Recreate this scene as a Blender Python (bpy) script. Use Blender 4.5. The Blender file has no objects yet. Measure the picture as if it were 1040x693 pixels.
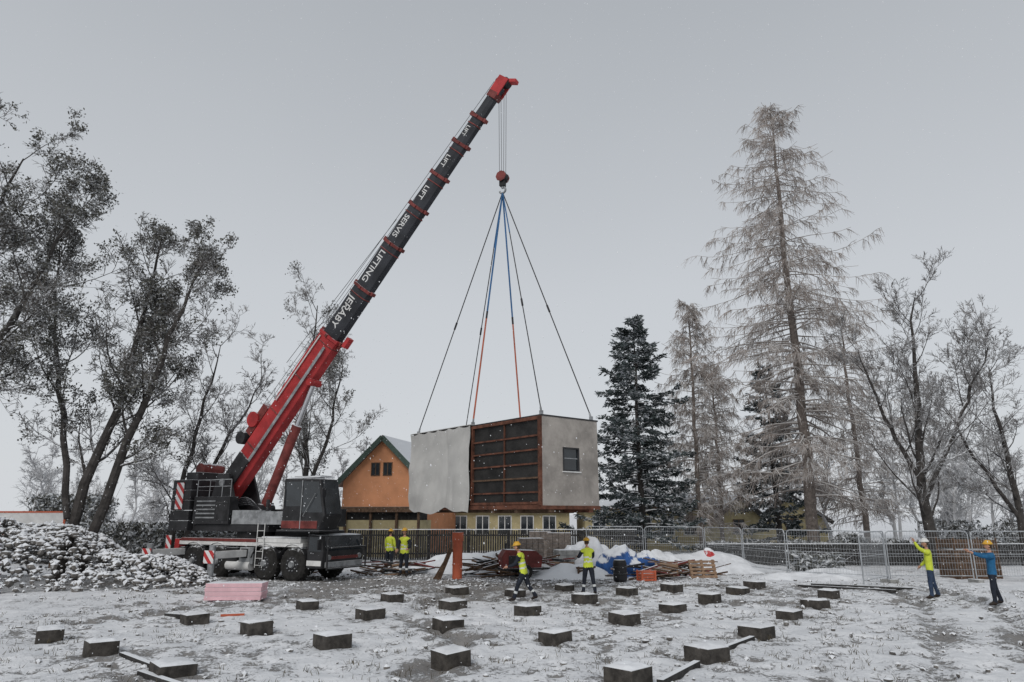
import bpy, math, random
import numpy as np
from mathutils import Vector, Matrix, noise

scene = bpy.context.scene
scene.view_settings.view_transform = 'Standard'
scene.view_settings.look = 'None'
scene.view_settings.exposure = 0
R = math.radians

# ------------------------------------------------------------------ materials
def new_mat(name):
    m = bpy.data.materials.new(name); m.use_nodes = True
    nt = m.node_tree
    return m, nt, nt.nodes['Principled BSDF']

def mathn(nt, op, a, b=None, clamp=False):
    n = nt.nodes.new('ShaderNodeMath'); n.operation = op; n.use_clamp = clamp
    for i, v in enumerate((a, b)):
        if v is None: continue
        if isinstance(v, (int, float)): n.inputs[i].default_value = v
        else: nt.links.new(v, n.inputs[i])
    return n.outputs[0]

def mixc(nt, fac, a, b):
    n = nt.nodes.new('ShaderNodeMix'); n.data_type = 'RGBA'
    for sock, v in ((n.inputs[0], fac), (n.inputs[6], a), (n.inputs[7], b)):
        if isinstance(v, (int, float)): sock.default_value = v
        elif isinstance(v, tuple): sock.default_value = (v[0], v[1], v[2], 1)
        else: nt.links.new(v, sock)
    return n.outputs[2]

def noise_n(nt, scale, detail=4, rough=.6, vec=None):
    n = nt.nodes.new('ShaderNodeTexNoise')
    n.inputs['Scale'].default_value = scale
    n.inputs['Detail'].default_value = detail
    n.inputs['Roughness'].default_value = rough
    if vec is not None: nt.links.new(vec, n.inputs['Vector'])
    return n.outputs['Fac']

def ss(nt, v, lo, hi):
    n = nt.nodes.new('ShaderNodeMapRange'); n.interpolation_type = 'SMOOTHSTEP'
    nt.links.new(v, n.inputs[0]); n.inputs[1].default_value = lo; n.inputs[2].default_value = hi
    return n.outputs[0]

SNOW = (.80, .82, .85)
def mat(name, col, rough=.7, var=.25, scale=3., snow=None, metal=0., bump=.15, spec=.3, twoside=False, snowc=SNOW, cheap=False):
    m, nt, b = new_mat(name)
    geo = nt.nodes.new('ShaderNodeNewGeometry')
    f = noise_n(nt, scale, 1 if cheap else 5, .65, geo.outputs['Position'])
    f0 = f
    f = ss(nt, f, .3, .7)
    dark = tuple(c*(1-var) for c in col); lite = tuple(min(1, c*(1+var)) for c in col)
    c = mixc(nt, f, dark, lite)
    if snow is not None:
        sep = nt.nodes.new('ShaderNodeSeparateXYZ'); nt.links.new(geo.outputs['Normal'], sep.inputs[0])
        z = sep.outputs[2]
        if twoside: z = mathn(nt, 'ABSOLUTE', z)
        nn = f0 if cheap else noise_n(nt, 5., 4, .7, geo.outputs['Position'])
        v = mathn(nt, 'ADD', z, mathn(nt, 'MULTIPLY', mathn(nt, 'SUBTRACT', nn, .5), .9))
        s = ss(nt, v, snow-.12, snow+.12)
        c = mixc(nt, s, c, snowc)
    nt.links.new(c, b.inputs['Base Color'])
    b.inputs['Roughness'].default_value = rough
    b.inputs['Metallic'].default_value = metal
    b.inputs['Specular IOR Level'].default_value = 0.0 if cheap else spec
    if bump and not cheap:
        bn = nt.nodes.new('ShaderNodeBump'); bn.inputs['Strength'].default_value = bump; bn.inputs['Distance'].default_value = .03
        nt.links.new(noise_n(nt, scale*8, 5, .7, geo.outputs['Position']), bn.inputs['Height'])
        nt.links.new(bn.outputs[0], b.inputs['Normal'])
    return m

def stripe_mat(name, a, bcol, k):
    m, nt, b = new_mat(name)
    tc = nt.nodes.new('ShaderNodeTexCoord')
    sep = nt.nodes.new('ShaderNodeSeparateXYZ'); nt.links.new(tc.outputs['Object'], sep.inputs[0])
    s = mathn(nt, 'ADD', mathn(nt, 'ADD', sep.outputs[0], sep.outputs[1]), sep.outputs[2])
    fr = mathn(nt, 'FRACT', mathn(nt, 'MULTIPLY', s, k))
    g = mathn(nt, 'GREATER_THAN', fr, .5)
    nt.links.new(mixc(nt, g, a, bcol), b.inputs['Base Color'])
    b.inputs['Roughness'].default_value = .5
    return m

M = {}
M['steel_dark'] = mat('dark_steel', (.028, .028, .030), .6, .5, 2, snow=.80, spec=.25)
M['black_paint'] = mat('black_paint', (.024, .024, .026), .5, .5, 1.5, snow=.82, spec=.3, bump=.05)
M['boom_black'] = mat('boom_black_paint', (.030, .032, .038), .55, .35, 1.2, spec=.3, bump=.04)
M['red_paint'] = mat('red_paint', (.37, .036, .038), .55, .3, 1.0, spec=.25, bump=.05, snow=.85)
M['dark_red'] = mat('worn_red_paint', (.16, .036, .032), .6, .4, 2.0, snow=.8)
M['grey_steel'] = mat('grey_steel', (.27, .28, .29), .5, .35, 3, metal=.15, snow=.7)
M['chrome'] = mat('piston_chrome', (.6, .6, .62), .25, .1, 4, metal=.9, bump=0)
M['rubber'] = mat('tyre_rubber', (.024, .023, .022), .9, .4, 6, snow=.65)
M['white_paint'] = mat('white_paint', (.64, .64, .63), .5, .15, 2, bump=.03)
M['glass'] = mat('window_glass', (.02, .025, .03), .08, .3, 1.5, spec=.7, bump=0)
M['stripe'] = stripe_mat('red_white_chevron', (.48, .035, .035), (.75, .75, .75), 2.2)
M['concrete'] = mat('footing_concrete', (.062, .056, .050), .9, .5, 5, snow=.6, bump=.6)
M['concrete_grey'] = mat('grey_concrete', (.3, .3, .29), .9, .25, 4, snow=.6, bump=.4)
M['plaster'] = mat('module_cement_board', (.31, .285, .26), .85, .28, 1.1, bump=.3)
M['rust'] = mat('module_rust_frame', (.11, .045, .028), .8, .5, 3, bump=.3)
M['membrane'] = mat('black_membrane', (.018, .017, .016), .55, .6, 1.4, spec=.3, bump=.2)
M['tarp'] = mat('grey_tarpaulin', (.44, .435, .42), .75, .09, .9, bump=.1, spec=.2)
M['wood'] = mat('weathered_wood', (.10, .062, .04), .85, .4, 6, snow=.62, bump=.4)
M['wood_light'] = mat('pale_wood', (.26, .17, .11), .8, .3, 6, snow=.62, bump=.3)
M['fence_wood'] = mat('dark_fence_boards', (.036, .035, .034), .85, .5, 5, snow=.6, bump=.4)
M['galv'] = mat('galvanised_tube', (.38, .40, .42), .4, .15, 5, metal=.3, snow=.6)
M['orange_wall'] = mat('orange_render', (.54, .25, .13), .9, .12, .8, bump=.15)
M['green_trim'] = mat('green_fascia', (.06, .09, .075), .7, .2, 2, snow=.95)
M['roof_snow'] = mat('snowy_roof', (.2, .18, .17), .85, .3, 1.2, snow=.45, snowc=(.66, .68, .71))
M['yellow_wall'] = mat('yellow_render', (.42, .36, .21), .9, .2, .8)
M['pink'] = mat('pink_insulation_foam', (.72, .46, .50), .8, .1, 3, snow=.65, bump=.1)
M['orange_pvc'] = mat('orange_pvc', (.50, .12, .06), .5, .15, 2, snow=.85)
M['blue_tarp'] = mat('blue_tarpaulin', (.03, .10, .30), .5, .4, 2, snow=.55, bump=.5)
M['red_plastic'] = mat('red_plastic', (.40, .03, .03), .5, .2, 2, snow=.45)
M['black_plastic'] = mat('black_plastic', (.018, .018, .02), .5, .3, 4, snow=.8)
M['snow'] = mat('piled_snow', (.74, .755, .78), .8, .16, 1.2, bump=.6)
M['rubble'] = mat('rubble_stone', (.15, .14, .13), .9, .45, 2.5, snow=.30, bump=.5)
M['brick'] = mat('pallet_blocks', (.20, .17, .15), .9, .35, 5, snow=.55)
M['bark'] = mat('dark_bark', (.052, .047, .044), .9, .4, 4, snow=.42, bump=.5)
M['bark_larch'] = mat('larch_bark', (.17, .145, .13), .9, .35, 6, snow=.45, bump=.5)
M['twig'] = mat('snowy_twigs', (.19, .18, .175), .9, .3, 2, snow=.25, snowc=(.56, .57, .59), cheap=True)
M['twig_dark'] = mat('dark_twigs', (.12, .112, .105), .9, .3, 2, snow=.32, snowc=(.55, .56, .58), cheap=True)
M['twig_larch'] = mat('larch_twigs', (.30, .262, .24), .9, .22, .6, snow=.32, snowc=(.57, .555, .545), cheap=True)
M['twig_far'] = mat('frosted_hazed_far_twigs', (.37, .372, .38), .9, .2, .3, snow=.3, snowc=(.60, .605, .62), cheap=True)  # frosted twigs, paled further so distance haze sits in the colour
M['leaf_dry'] = mat('dry_leaves', (.105, .103, .09), .85, .4, 1.5, snow=.62, twoside=True, snowc=(.52, .53, .54), cheap=True)
M['needle'] = mat('fir_needles', (.058, .072, .072), .8, .4, 1.2, snow=.74, twoside=True, snowc=(.50, .52, .55), cheap=True)
M['hedge'] = mat('hedge_leaves', (.10, .10, .09), .85, .4, 1.5, snow=.45, twoside=True, snowc=(.58, .60, .62), cheap=True)
M['rope'] = mat('wire_rope', (.035, .035, .037), .6, .1, 2, bump=0)
M['sling_blue'] = mat('blue_sling', (.035, .12, .27), .7, .2, 2, bump=0)
M['sling_orange'] = mat('orange_sling', (.38, .10, .055), .7, .2, 2, bump=0)
M['hivis'] = mat('hivis_yellow', (.56, .64, .06), .7, .15, 6, bump=.2)
M['reflect'] = mat('reflective_band', (.62, .64, .64), .4, .05, 6, bump=0)
M['navy'] = mat('navy_cloth', (.018, .022, .032), .85, .3, 8, bump=.2)
M['jeans'] = mat('blue_jeans', (.035, .055, .10), .85, .3, 8, bump=.2)
M['blue_jacket'] = mat('blue_jacket', (.015, .11, .24), .7, .2, 8, bump=.2)
M['skin'] = mat('skin', (.48, .27, .19), .6, .1, 8, bump=0)
M['helmet_y'] = mat('yellow_helmet', (.66, .38, .05), .4, .05, 6, bump=0)
M['helmet_w'] = mat('white_helmet', (.7, .7, .68), .35, .05, 6, bump=0)
M['boot'] = mat('boot_leather', (.03, .022, .018), .7, .3, 8)
M['hair'] = mat('brown_hair', (.05, .032, .02), .8, .3, 20)
M['flake'] = mat('snowflake', (.85, .86, .88), .8, .02, 2, cheap=True)
M['grass'] = mat('withered_grass', (.10, .085, .055), .9, .4, 3, cheap=True)

# ------------------------------------------------------------------ mesh builders
def fast_mesh(name, V, F, mats, mi=None, smooth=False):
    V = np.asarray(V, dtype=np.float32); F = np.asarray(F, dtype=np.int32)
    me = bpy.data.meshes.new(name)
    me.vertices.add(len(V)); me.vertices.foreach_set('co', V.ravel())
    me.loops.add(F.size); me.loops.foreach_set('vertex_index', F.ravel())
    me.polygons.add(len(F)); me.polygons.foreach_set('loop_start', np.arange(len(F), dtype=np.int32)*F.shape[1])
    for m in mats: me.materials.append(m)
    if mi is not None: me.polygons.foreach_set('material_index', np.asarray(mi, dtype=np.int32))
    me.polygons.foreach_set('use_smooth', np.full(len(F), smooth))
    me.update(calc_edges=True)
    return me

def link(name, me, loc=(0, 0, 0), parent=None, rz=0):
    o = bpy.data.objects.new(name, me); scene.collection.objects.link(o)
    o.location = loc; o.rotation_euler = (0, 0, rz)
    if parent: o.parent = parent
    return o

def empty(name, loc=(0, 0, 0), rz=0):
    e = bpy.data.objects.new(name, None); scene.collection.objects.link(e)
    e.empty_display_size = .3; e.location = loc; e.rotation_euler = (0, 0, rz)
    return e

class MB:
    def __init__(s): s.v = []; s.f = []; s.m = []; s.mats = []; s.sm = []
    def mi(s, key):
        m = M[key]
        if m not in s.mats: s.mats.append(m)
        return s.mats.index(m)
    def add(s, vs, fs, key, smooth=False):
        o = len(s.v); s.v += [tuple(v) for v in vs]
        i = s.mi(key)
        for f in fs: s.f.append(tuple(a+o for a in f)); s.m.append(i); s.sm.append(smooth)
    def box(s, lo, hi, key, mtx=None, ch=0.0):
        x0, y0, z0 = lo; x1, y1, z1 = hi
        vs = [Vector(p) for p in ((x0,y0,z0),(x1,y0,z0),(x1,y1,z0),(x0,y1,z0),(x0,y0,z1),(x1,y0,z1),(x1,y1,z1),(x0,y1,z1))]
        if mtx is not None: vs = [mtx @ v for v in vs]
        s.add(vs, [(0,3,2,1),(4,5,6,7),(0,1,5,4),(1,2,6,5),(2,3,7,6),(3,0,4,7)], key)
    def beam(s, p0, p1, w, h, key, up=(0,0,1)):
        p0 = Vector(p0); p1 = Vector(p1); d = (p1-p0); L = d.length; d.normalize()
        u = Vector(up); sd = d.cross(u)
        if sd.length < 1e-3: sd = d.cross(Vector((1,0,0)))
        sd.normalize(); u = sd.cross(d)
        vs = []
        for p in (p0, p1):
            for a, b in ((-1,-1),(1,-1),(1,1),(-1,1)): vs.append(p+sd*a*w/2+u*b*h/2)
        s.add(vs, [(3,2,1,0),(4,5,6,7),(0,1,5,4),(1,2,6,5),(2,3,7,6),(3,0,4,7)], key)
    def cyl(s, p0, p1, r0, r1=None, n=16, key='steel_dark', smooth=True):
        if r1 is None: r1 = r0
        p0 = Vector(p0); p1 = Vector(p1); d = (p1-p0).normalized()
        a = d.cross(Vector((0,0,1)))
        if a.length < 1e-3: a = Vector((1,0,0))
        a.normalize(); b = d.cross(a)
        vs = []
        for p, r in ((p0,r0),(p1,r1)):
            for i in range(n):
                t = 2*math.pi*i/n; vs.append(p+(a*math.cos(t)+b*math.sin(t))*r)
        s.add(vs, [(i,(i+1)%n,n+(i+1)%n,n+i) for i in range(n)], key, smooth)
        s.add(vs[:n], [tuple(reversed(range(n)))], key); s.add(vs[n:], [tuple(range(n))], key)
    def prism(s, pts, y0, y1, key):
        n = len(pts)
        vs = [(x,y0,z) for x,z in pts]+[(x,y1,z) for x,z in pts]
        s.add(vs, [tuple(range(n)), tuple(reversed(range(n,2*n)))]+[(i,n+i,n+(i+1)%n,(i+1)%n) for i in range(n)], key)
    def ell(s, c, r, key, n=14, k=9, mtx=None, fn=None):
        vs = []; fs = []
        for j in range(k+1):
            ph = math.pi*j/k
            for i in range(n):
                th = 2*math.pi*i/n
                v = Vector((math.sin(ph)*math.cos(th)*r[0], math.sin(ph)*math.sin(th)*r[1], math.cos(ph)*r[2]))
                if fn: v = fn(v)
                if mtx: v = mtx @ v
                vs.append(Vector(c)+v)
        for j in range(k):
            for i in range(n): fs.append((j*n+i, (j+1)*n+i, (j+1)*n+(i+1)%n, j*n+(i+1)%n))
        s.add(vs, fs, key, True)
    def obj(s, name, parent=None, loc=(0,0,0), rz=0, bevel=0):
        me = bpy.data.meshes.new(name); me.from_pydata(s.v, [], s.f)
        for m in s.mats: me.materials.append(m)
        me.polygons.foreach_set('material_index', s.m); me.polygons.foreach_set('use_smooth', s.sm)
        me.update()
        o = link(name, me, loc, parent, rz)
        if bevel:
            b = o.modifiers.new('bevel', 'BEVEL'); b.width = bevel; b.segments = 2; b.limit_method = 'ANGLE'
        return o

def tube_arrays(polys):
    groups = {}
    for pts, rad, k, mi in polys: groups.setdefault((len(pts), k), []).append((pts, rad, mi))
    Vs = []; Fs = []; Ms = []; off = 0
    for (n, k), lst in groups.items():
        P = np.array([[tuple(p) for p in a[0]] for a in lst], dtype=np.float64)
        Rr = np.array([a[1] for a in lst]); mi = np.array([a[2] for a in lst])
        T = np.gradient(P, axis=1); T /= np.linalg.norm(T, axis=2, keepdims=True)+1e-9
        D = P[:, -1]-P[:, 0]; D /= np.linalg.norm(D, axis=1, keepdims=True)+1e-9
        ref = np.where((np.abs(D[:, 2:3]) > .8), np.array([[1., .1, 0]]), np.array([[0, 0, 1.]]))[:, None, :]
        U = np.cross(T, np.broadcast_to(ref, T.shape)); U /= np.linalg.norm(U, axis=2, keepdims=True)+1e-9
        W = np.cross(T, U)
        an = 2*np.pi*np.arange(k)/k
        ring = P[:, :, None, :]+Rr[:, :, None, None]*(np.cos(an)[None, None, :, None]*U[:, :, None, :]+np.sin(an)[None, None, :, None]*W[:, :, None, :])
        Vs.append(ring.reshape(-1, 3))
        Nn = len(lst)
        base = (np.arange(Nn)*n*k)[:, None, None]+(np.arange(n-1)*k)[None, :, None]
        i = np.arange(k)[None, None, :]; j = (np.arange(k)[None, None, :]+1) % k
        F = np.stack([base+i, base+j, base+k+j, base+k+i], axis=-1)
        Fs.append(F.reshape(-1, 4)+off); Ms.append(np.repeat(mi, (n-1)*k)); off += Nn*n*k
    return np.concatenate(Vs), np.concatenate(Fs), np.concatenate(Ms)

def combine(polys, quads=None, qmi=2):
    V, F, mi = tube_arrays(polys)
    if quads is not None and len(quads):
        Q = np.asarray(quads, dtype=np.float64).reshape(-1, 3); n = len(Q)//4
        F = np.concatenate([F, (np.arange(n*4).reshape(n, 4)+len(V))]); V = np.concatenate([V, Q])
        mi = np.concatenate([mi, np.full(n, qmi)])
    return V, F, mi

# ------------------------------------------------------------------ trees
def rdir(rng):
    return Vector((rng.gauss(0,1), rng.gauss(0,1), rng.gauss(0,1))).normalized()

def along(pts, rad, t):
    n = len(pts)-1; f = min(t*n, n-1e-6); i = int(f); a = f-i
    return pts[i].lerp(pts[i+1], a), (pts[i+1]-pts[i]).normalized(), rad[i]*(1-a)+rad[i+1]*a

def bare_tree(name, loc, mains, seed, L1=5., nch=(0,8,7,5), ang=(30,60), up=.12, droop=0., leaf=0,
              mats=('bark','twig','leaf_dry'), t0=.25, twr=.014, ratio=.55, rz=0, leafsize=.075, taper=.45, wig=.17, leafthr=-.05, rr1=.36):
    rng = random.Random(seed); polys = []; quads = []
    maxl = len(nch)
    def branch(p, d, L, r, l):
        n = (6,5,3,2,2)[l-1]
        pts = [p]; dd = d.copy(); q = p.copy(); rad = [r]
        tr = max(up*(1.3-l*.3), 0)
        for i in range(n):
            dd = (dd+rdir(rng)*wig+Vector((0,0,tr-droop*(l-1)*.25))).normalized()
            q = q+dd*(L/n); pts.append(q); rad.append(max(r*(1-.8*(i+1)/n), twr*.5))
        k = 6 if l == 1 else (4 if l == 2 else 3)
        polys.append((pts, rad, k, 0 if l < 2 else 1))
        if l < maxl:
            for j in range(nch[l]):
                t = rng.uniform(.15, 1.0)
                pp, pd, pr = along(pts, rad, t)
                a = R(rng.uniform(*ang)); ax = pd.cross(rdir(rng)).normalized()
                cd = Matrix.Rotation(a, 3, ax) @ pd
                branch(pp, cd, L*ratio*rng.uniform(.55,1.15)*(1-.3*t), max(pr*.5, twr), l+1)
        if leaf and l >= maxl-1:
            q0 = pts[-1]
            if noise.noise(q0*.55+Vector((seed,0,0))) > leafthr:
                for _ in range(leaf):
                    c = q0+rdir(rng)*rng.uniform(.02,.30)
                    u = rdir(rng)*leafsize*rng.uniform(.5,1.2); v = u.cross(rdir(rng)).normalized()*leafsize*rng.uniform(.3,.7)
                    quads.append([tuple(c-u), tuple(c+v), tuple(c+u), tuple(c-v)])
    for mi_, (mpts, mrad, cnt) in enumerate(mains):
        pts = [Vector(p) for p in mpts]
        np_ = []; nr = []
        for i in range(13):
            p, d, r = along(pts, mrad, i/12); np_.append(p+rdir(rng)*(.10 if 0 < i else 0)*(.4+i/12)); nr.append(r)
        polys.append((np_, nr, 9, 0))
        for j in range(cnt):
            t = t0+(1-t0)*(j+rng.random())/cnt
            pp, pd, pr = along(np_, nr, t)
            a = R(rng.uniform(*ang)); ax = pd.cross(rdir(rng)).normalized()
            cd = Matrix.Rotation(a, 3, ax) @ pd
            branch(pp, cd, L1*rng.uniform(.6,1.15)*(1-taper*t), max(pr*rr1, .026), 1)
    V, F, mi = combine(polys, quads)
    me = fast_mesh(name, V, F, [M[m] for m in mats], mi)
    return link(name, me, loc, rz=rz)

def larch(name, loc, H, W, seed, z0=.12, nprim=150, mats=('bark_larch','twig_larch','twig_larch'), tr=.34, nsec=15, ntw=7, droop=.0, tw=1.0):
    rng = random.Random(seed); polys = []
    tp = [Vector((rng.gauss(0,.06), rng.gauss(0,.06), H*i/14)) for i in range(15)]; tp[0] = Vector((0,0,-.2))
    trd = [tr*(1-i/14)**.85+.03 for i in range(15)]
    polys.append((tp, trd, 10, 0))
    for i in range(nprim):
        t = z0+(1-z0)*((i+rng.random())/nprim)**.88
        p, d, r = along(tp, trd, t)
        az = rng.uniform(0, 2*math.pi)
        prof = min(1, (1-t)/.70)**.48*(.62+.38*min(1, t/.35))
        L = max(.6, W*prof*rng.uniform(.5,1.12))
        el = rng.uniform(-.12,.14)+.9*max(0, t-.72)*2.2 - droop
        dd = Vector((math.cos(az)*math.cos(el), math.sin(az)*math.cos(el), math.sin(el)))
        q = p.copy(); pts = [q]; rad = [min(max(.035, r*.24), .075)]
        n = 7
        for k in range(n):
            dd = (dd+rdir(rng)*.10+Vector((0,0,-.07 if k < 4 else .11))).normalized()
            q = q+dd*L/n; pts.append(q); rad.append(max(.013, rad[0]*(1-(k+1)/n)))
        polys.append((pts, rad, 4, 1))
        for j in range(max(5, int(nsec*L/W))):
            s = rng.uniform(.08, 1)
            pp, pd, pr = along(pts, rad, s)
            sd = pd.cross(Vector((0,0,1))).normalized()*rng.choice((-1,1))
            cd = (pd*rng.uniform(.3,.9)+sd*rng.uniform(.3,1)+Vector((0,0,rng.uniform(-.45,.12)))).normalized()
            l2 = rng.uniform(.35,1)*(.40+.26*L*(1-.55*s))
            p2 = [pp, pp+cd*l2*.5, pp+cd*l2+Vector((0,0,-.14*l2))]
            polys.append((p2, [.017*tw,.013*tw,.008*tw], 3, 1))
            for _ in range(ntw):
                u = rng.uniform(.05,1); s0, sdv, _r = along(p2, [.01]*3, u)
                td = (sdv*.5+rdir(rng)*.55+Vector((0,0,-.85))).normalized(); l3 = rng.uniform(.2,.75)
                polys.append(([s0, s0+td*l3], [.013*tw,.006*tw], 3, 1))
    V, F, mi = combine(polys)
    return link(name, fast_mesh(name, V, F, [M[m] for m in mats], mi), loc)

def fir(name, loc, H, W, seed, nprim=130, mats=('bark','needle','needle'), z0=.06, dens=1., sharp=.62):
    rng = random.Random(seed); polys = []; quads = []
    tp = [Vector((rng.gauss(0,.04), rng.gauss(0,.04), H*i/10)) for i in range(11)]; tp[0] = Vector((0,0,-.2))
    trd = [.24*(1-i/10)+.02 for i in range(11)]
    polys.append((tp, trd, 8, 0))
    for i in range(nprim):
        t = z0+(1-z0)*(i+rng.random())/nprim
        p, d, r = along(tp, trd, t)
        az = rng.uniform(0, 2*math.pi)
        prof = min(1,(1-t)/.8)**sharp*(.80+.40*noise.noise(Vector((t*7, az*.8, seed))))
        L = max(.35, W*prof*rng.uniform(.55,1.15))
        el = rng.uniform(-.05,.32)+.7*max(0,t-.55)
        dd = Vector((math.cos(az)*math.cos(el), math.sin(az)*math.cos(el), math.sin(el)))
        q = p.copy(); pts = [q]; rad = [max(.025, r*.3)]
        for k in range(5):
            dd = (dd+rdir(rng)*.12+Vector((0,0,-.09 if k < 3 else .16))).normalized()
            q = q+dd*L/5; pts.append(q); rad.append(max(.01, rad[0]*(1-(k+1)/5)))
        polys.append((pts, rad, 4, 0))
        for j in range(int((12+30*L/W*1.2)*dens)):
            s = rng.uniform(.12, 1)**.75
            pp, pd, pr = along(pts, rad, s)
            sd = pd.cross(Vector((0,0,1))).normalized()*rng.choice((-1,1))
            cd = (pd*rng.uniform(.2,1)+sd*rng.uniform(0,1)+Vector((0,0,rng.uniform(-.5,.25)))).normalized()
            l2 = rng.uniform(.25,.7)*(1.2-.5*s)
            for _ in range(4):
                c = pp+cd*l2*rng.uniform(0,.9)+rdir(rng)*.10
                u = (cd+rdir(rng)*.65).normalized()*rng.uniform(.10,.24)
                w = u.cross(rdir(rng)).normalized()*rng.uniform(.03,.07)
                quads.append([tuple(c-u), tuple(c+w), tuple(c+u), tuple(c-w)])
    V, F, mi = combine(polys, quads)
    return link(name, fast_mesh(name, V, F, [M[m] for m in mats], mi), loc)

bare_tree('deciduous_tree', (-19.0, 30, 0), [
    ([(0,0,-.2),(.5,.2,4),(1.5,.5,8),(2.0,.3,12),(2.4,0,15.5)], [.25,.21,.15,.09,.03], 19),
    ([(.6,.3,-.2),(1.9,0,4.6),(3.0,-.2,8.2),(4.0,-.4,11.5),(4.9,-.5,13.8)], [.23,.19,.13,.08,.03], 18),
    ([(.1,0,2.5),(-1.0,.3,7),(-2.2,.4,11),(-2.4,.3,15)], [.15,.12,.08,.03], 12)],
    5, L1=4.4, nch=(0,8,7,5), leaf=3, mats=('bark','twig_dark','leaf_dry'), t0=.22, leafthr=.03, ang=(30,66), up=.09)
bare_tree('deciduous_tree', (-24.5, 27.5, 0), [
    ([(0,0,-.2),(.4,0,6),(1.5,0,12),(2.6,0,18)], [.42,.32,.17,.03], 19),
    ([(.2,0,3.5),(2.2,.3,8.5),(4.0,.5,12.5),(5.2,.4,16)], [.25,.18,.10,.03], 16)],
    11, L1=5.2, nch=(0,8,7,5), leaf=3, mats=('bark','twig_dark','leaf_dry'), t0=.22, leafthr=.03, ang=(32,66), up=.09)
bare_tree('deciduous_tree', (-18.3, 38, 0), [
    ([(0,0,-.2),(.3,0,4),(.9,0,8),(1.6,0,12)], [.16,.13,.09,.02], 14),
    ([(.5,0,-.2),(1.4,0,4),(2.7,0,7),(4.2,0,10)], [.14,.12,.08,.02], 12)],
    17, L1=3.8, nch=(0,8,7,5), mats=('bark','twig','leaf_dry'), t0=.15)
bare_tree('deciduous_tree', (-13.6, 45, 0), [
    ([(0,0,-.2),(.2,0,6),(-.2,0,11),(.3,0,16.5)], [.22,.17,.11,.03], 21),
    ([(.1,0,3),(1.6,0,8),(2.3,0,12.5)], [.14,.1,.03], 12)],
    23, L1=4.6, nch=(0,8,7,5), leaf=1, mats=('bark','twig','leaf_dry'), t0=.2, leafthr=.05)
larch('larch_tree', (17.9, 42, 0), 29.9, 7.3, 3, nprim=285, nsec=17, ntw=8)
larch('larch_tree', (24.5, 49, 0), 17, 5.5, 9, nprim=110, tr=.2, nsec=12, ntw=6)
larch('birch_tree', (12.6, 47, 0), 17.2, 3.6, 6, z0=.10, nprim=150, tr=.16, nsec=11, ntw=9, droop=-.3)
larch('birch_tree', (14.9, 50, 0), 13.5, 3.4, 16, z0=.10, nprim=100, tr=.13, nsec=10, ntw=8, droop=-.3)
fir('fir_tree', (8.3, 45, 0), 15.6, 5.0, 2, nprim=240, sharp=.58)
fir('fir_tree', (19.6, 52, 0), 13.8, 4.2, 8, nprim=120)
bare_tree('deciduous_tree', (21.6, 36, 0), [
    ([(0,0,-.2),(-.5,0,3),(-.4,0,6),(.2,0,10.5),(.5,0,14.2)], [.34,.25,.19,.10,.03], 18),
    ([(-.5,0,3.2),(1.3,0,6.3),(3.0,0,9.3),(4.6,0,12)], [.18,.13,.08,.02], 15),
    ([(-.4,0,4.2),(-1.9,0,7.6),(-3.0,0,11.4)], [.14,.09,.02], 12)],
    31, L1=4.6, nch=(0,8,7,5), mats=('bark','twig','twig'), t0=.15, ang=(25,56), up=.12, rr1=.32)
bare_tree('deciduous_tree', (29.5, 41, 0), [
    ([(0,0,-.2),(.1,0,4),(-.3,0,8),(-.2,0,11.5)], [.24,.17,.10,.03], 16),
    ([(0,0,2.5),(-2,0,6),(-3.4,0,9)], [.13,.09,.02], 10)],
    37, L1=4.2, nch=(0,8,7,5), mats=('bark','twig','twig'), t0=.15, rr1=.32)

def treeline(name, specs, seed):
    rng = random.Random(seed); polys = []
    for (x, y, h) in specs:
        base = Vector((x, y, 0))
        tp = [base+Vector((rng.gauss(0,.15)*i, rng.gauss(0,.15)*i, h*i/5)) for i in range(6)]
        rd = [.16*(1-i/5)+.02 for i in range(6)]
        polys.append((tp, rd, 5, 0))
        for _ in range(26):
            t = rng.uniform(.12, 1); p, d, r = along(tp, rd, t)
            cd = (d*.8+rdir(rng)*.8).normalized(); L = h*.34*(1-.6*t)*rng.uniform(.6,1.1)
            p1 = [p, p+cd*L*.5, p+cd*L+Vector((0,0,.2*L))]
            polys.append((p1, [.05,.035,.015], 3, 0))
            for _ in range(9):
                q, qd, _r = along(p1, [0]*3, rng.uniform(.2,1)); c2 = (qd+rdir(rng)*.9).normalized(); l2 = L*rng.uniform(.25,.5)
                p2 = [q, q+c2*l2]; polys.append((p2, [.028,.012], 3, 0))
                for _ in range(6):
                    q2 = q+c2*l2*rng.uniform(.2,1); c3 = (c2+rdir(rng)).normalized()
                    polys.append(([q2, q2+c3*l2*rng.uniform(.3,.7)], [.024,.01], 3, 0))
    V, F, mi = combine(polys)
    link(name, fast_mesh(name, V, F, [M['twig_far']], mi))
rng = random.Random(77)
specs = [(x+rng.gauss(0,1.5), 78+rng.uniform(-6,14), rng.uniform(8,13)) for x in np.arange(26, 80, 2.9)]
specs += [(x+rng.gauss(0,1.5), 72+rng.uniform(-6,14), rng.uniform(6,11)) for x in np.arange(-72, -14, 3.2)]
specs += [(x+rng.gauss(0,1), 80+rng.uniform(-3,12), rng.uniform(5,7.5)) for x in np.arange(-12, 26, 3.5)]
specs += [(30+rng.uniform(-6,16), 52+rng.uniform(-4,10), rng.uniform(6,10)) for _ in range(12)]
treeline('distant_trees', specs, 5)

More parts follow.
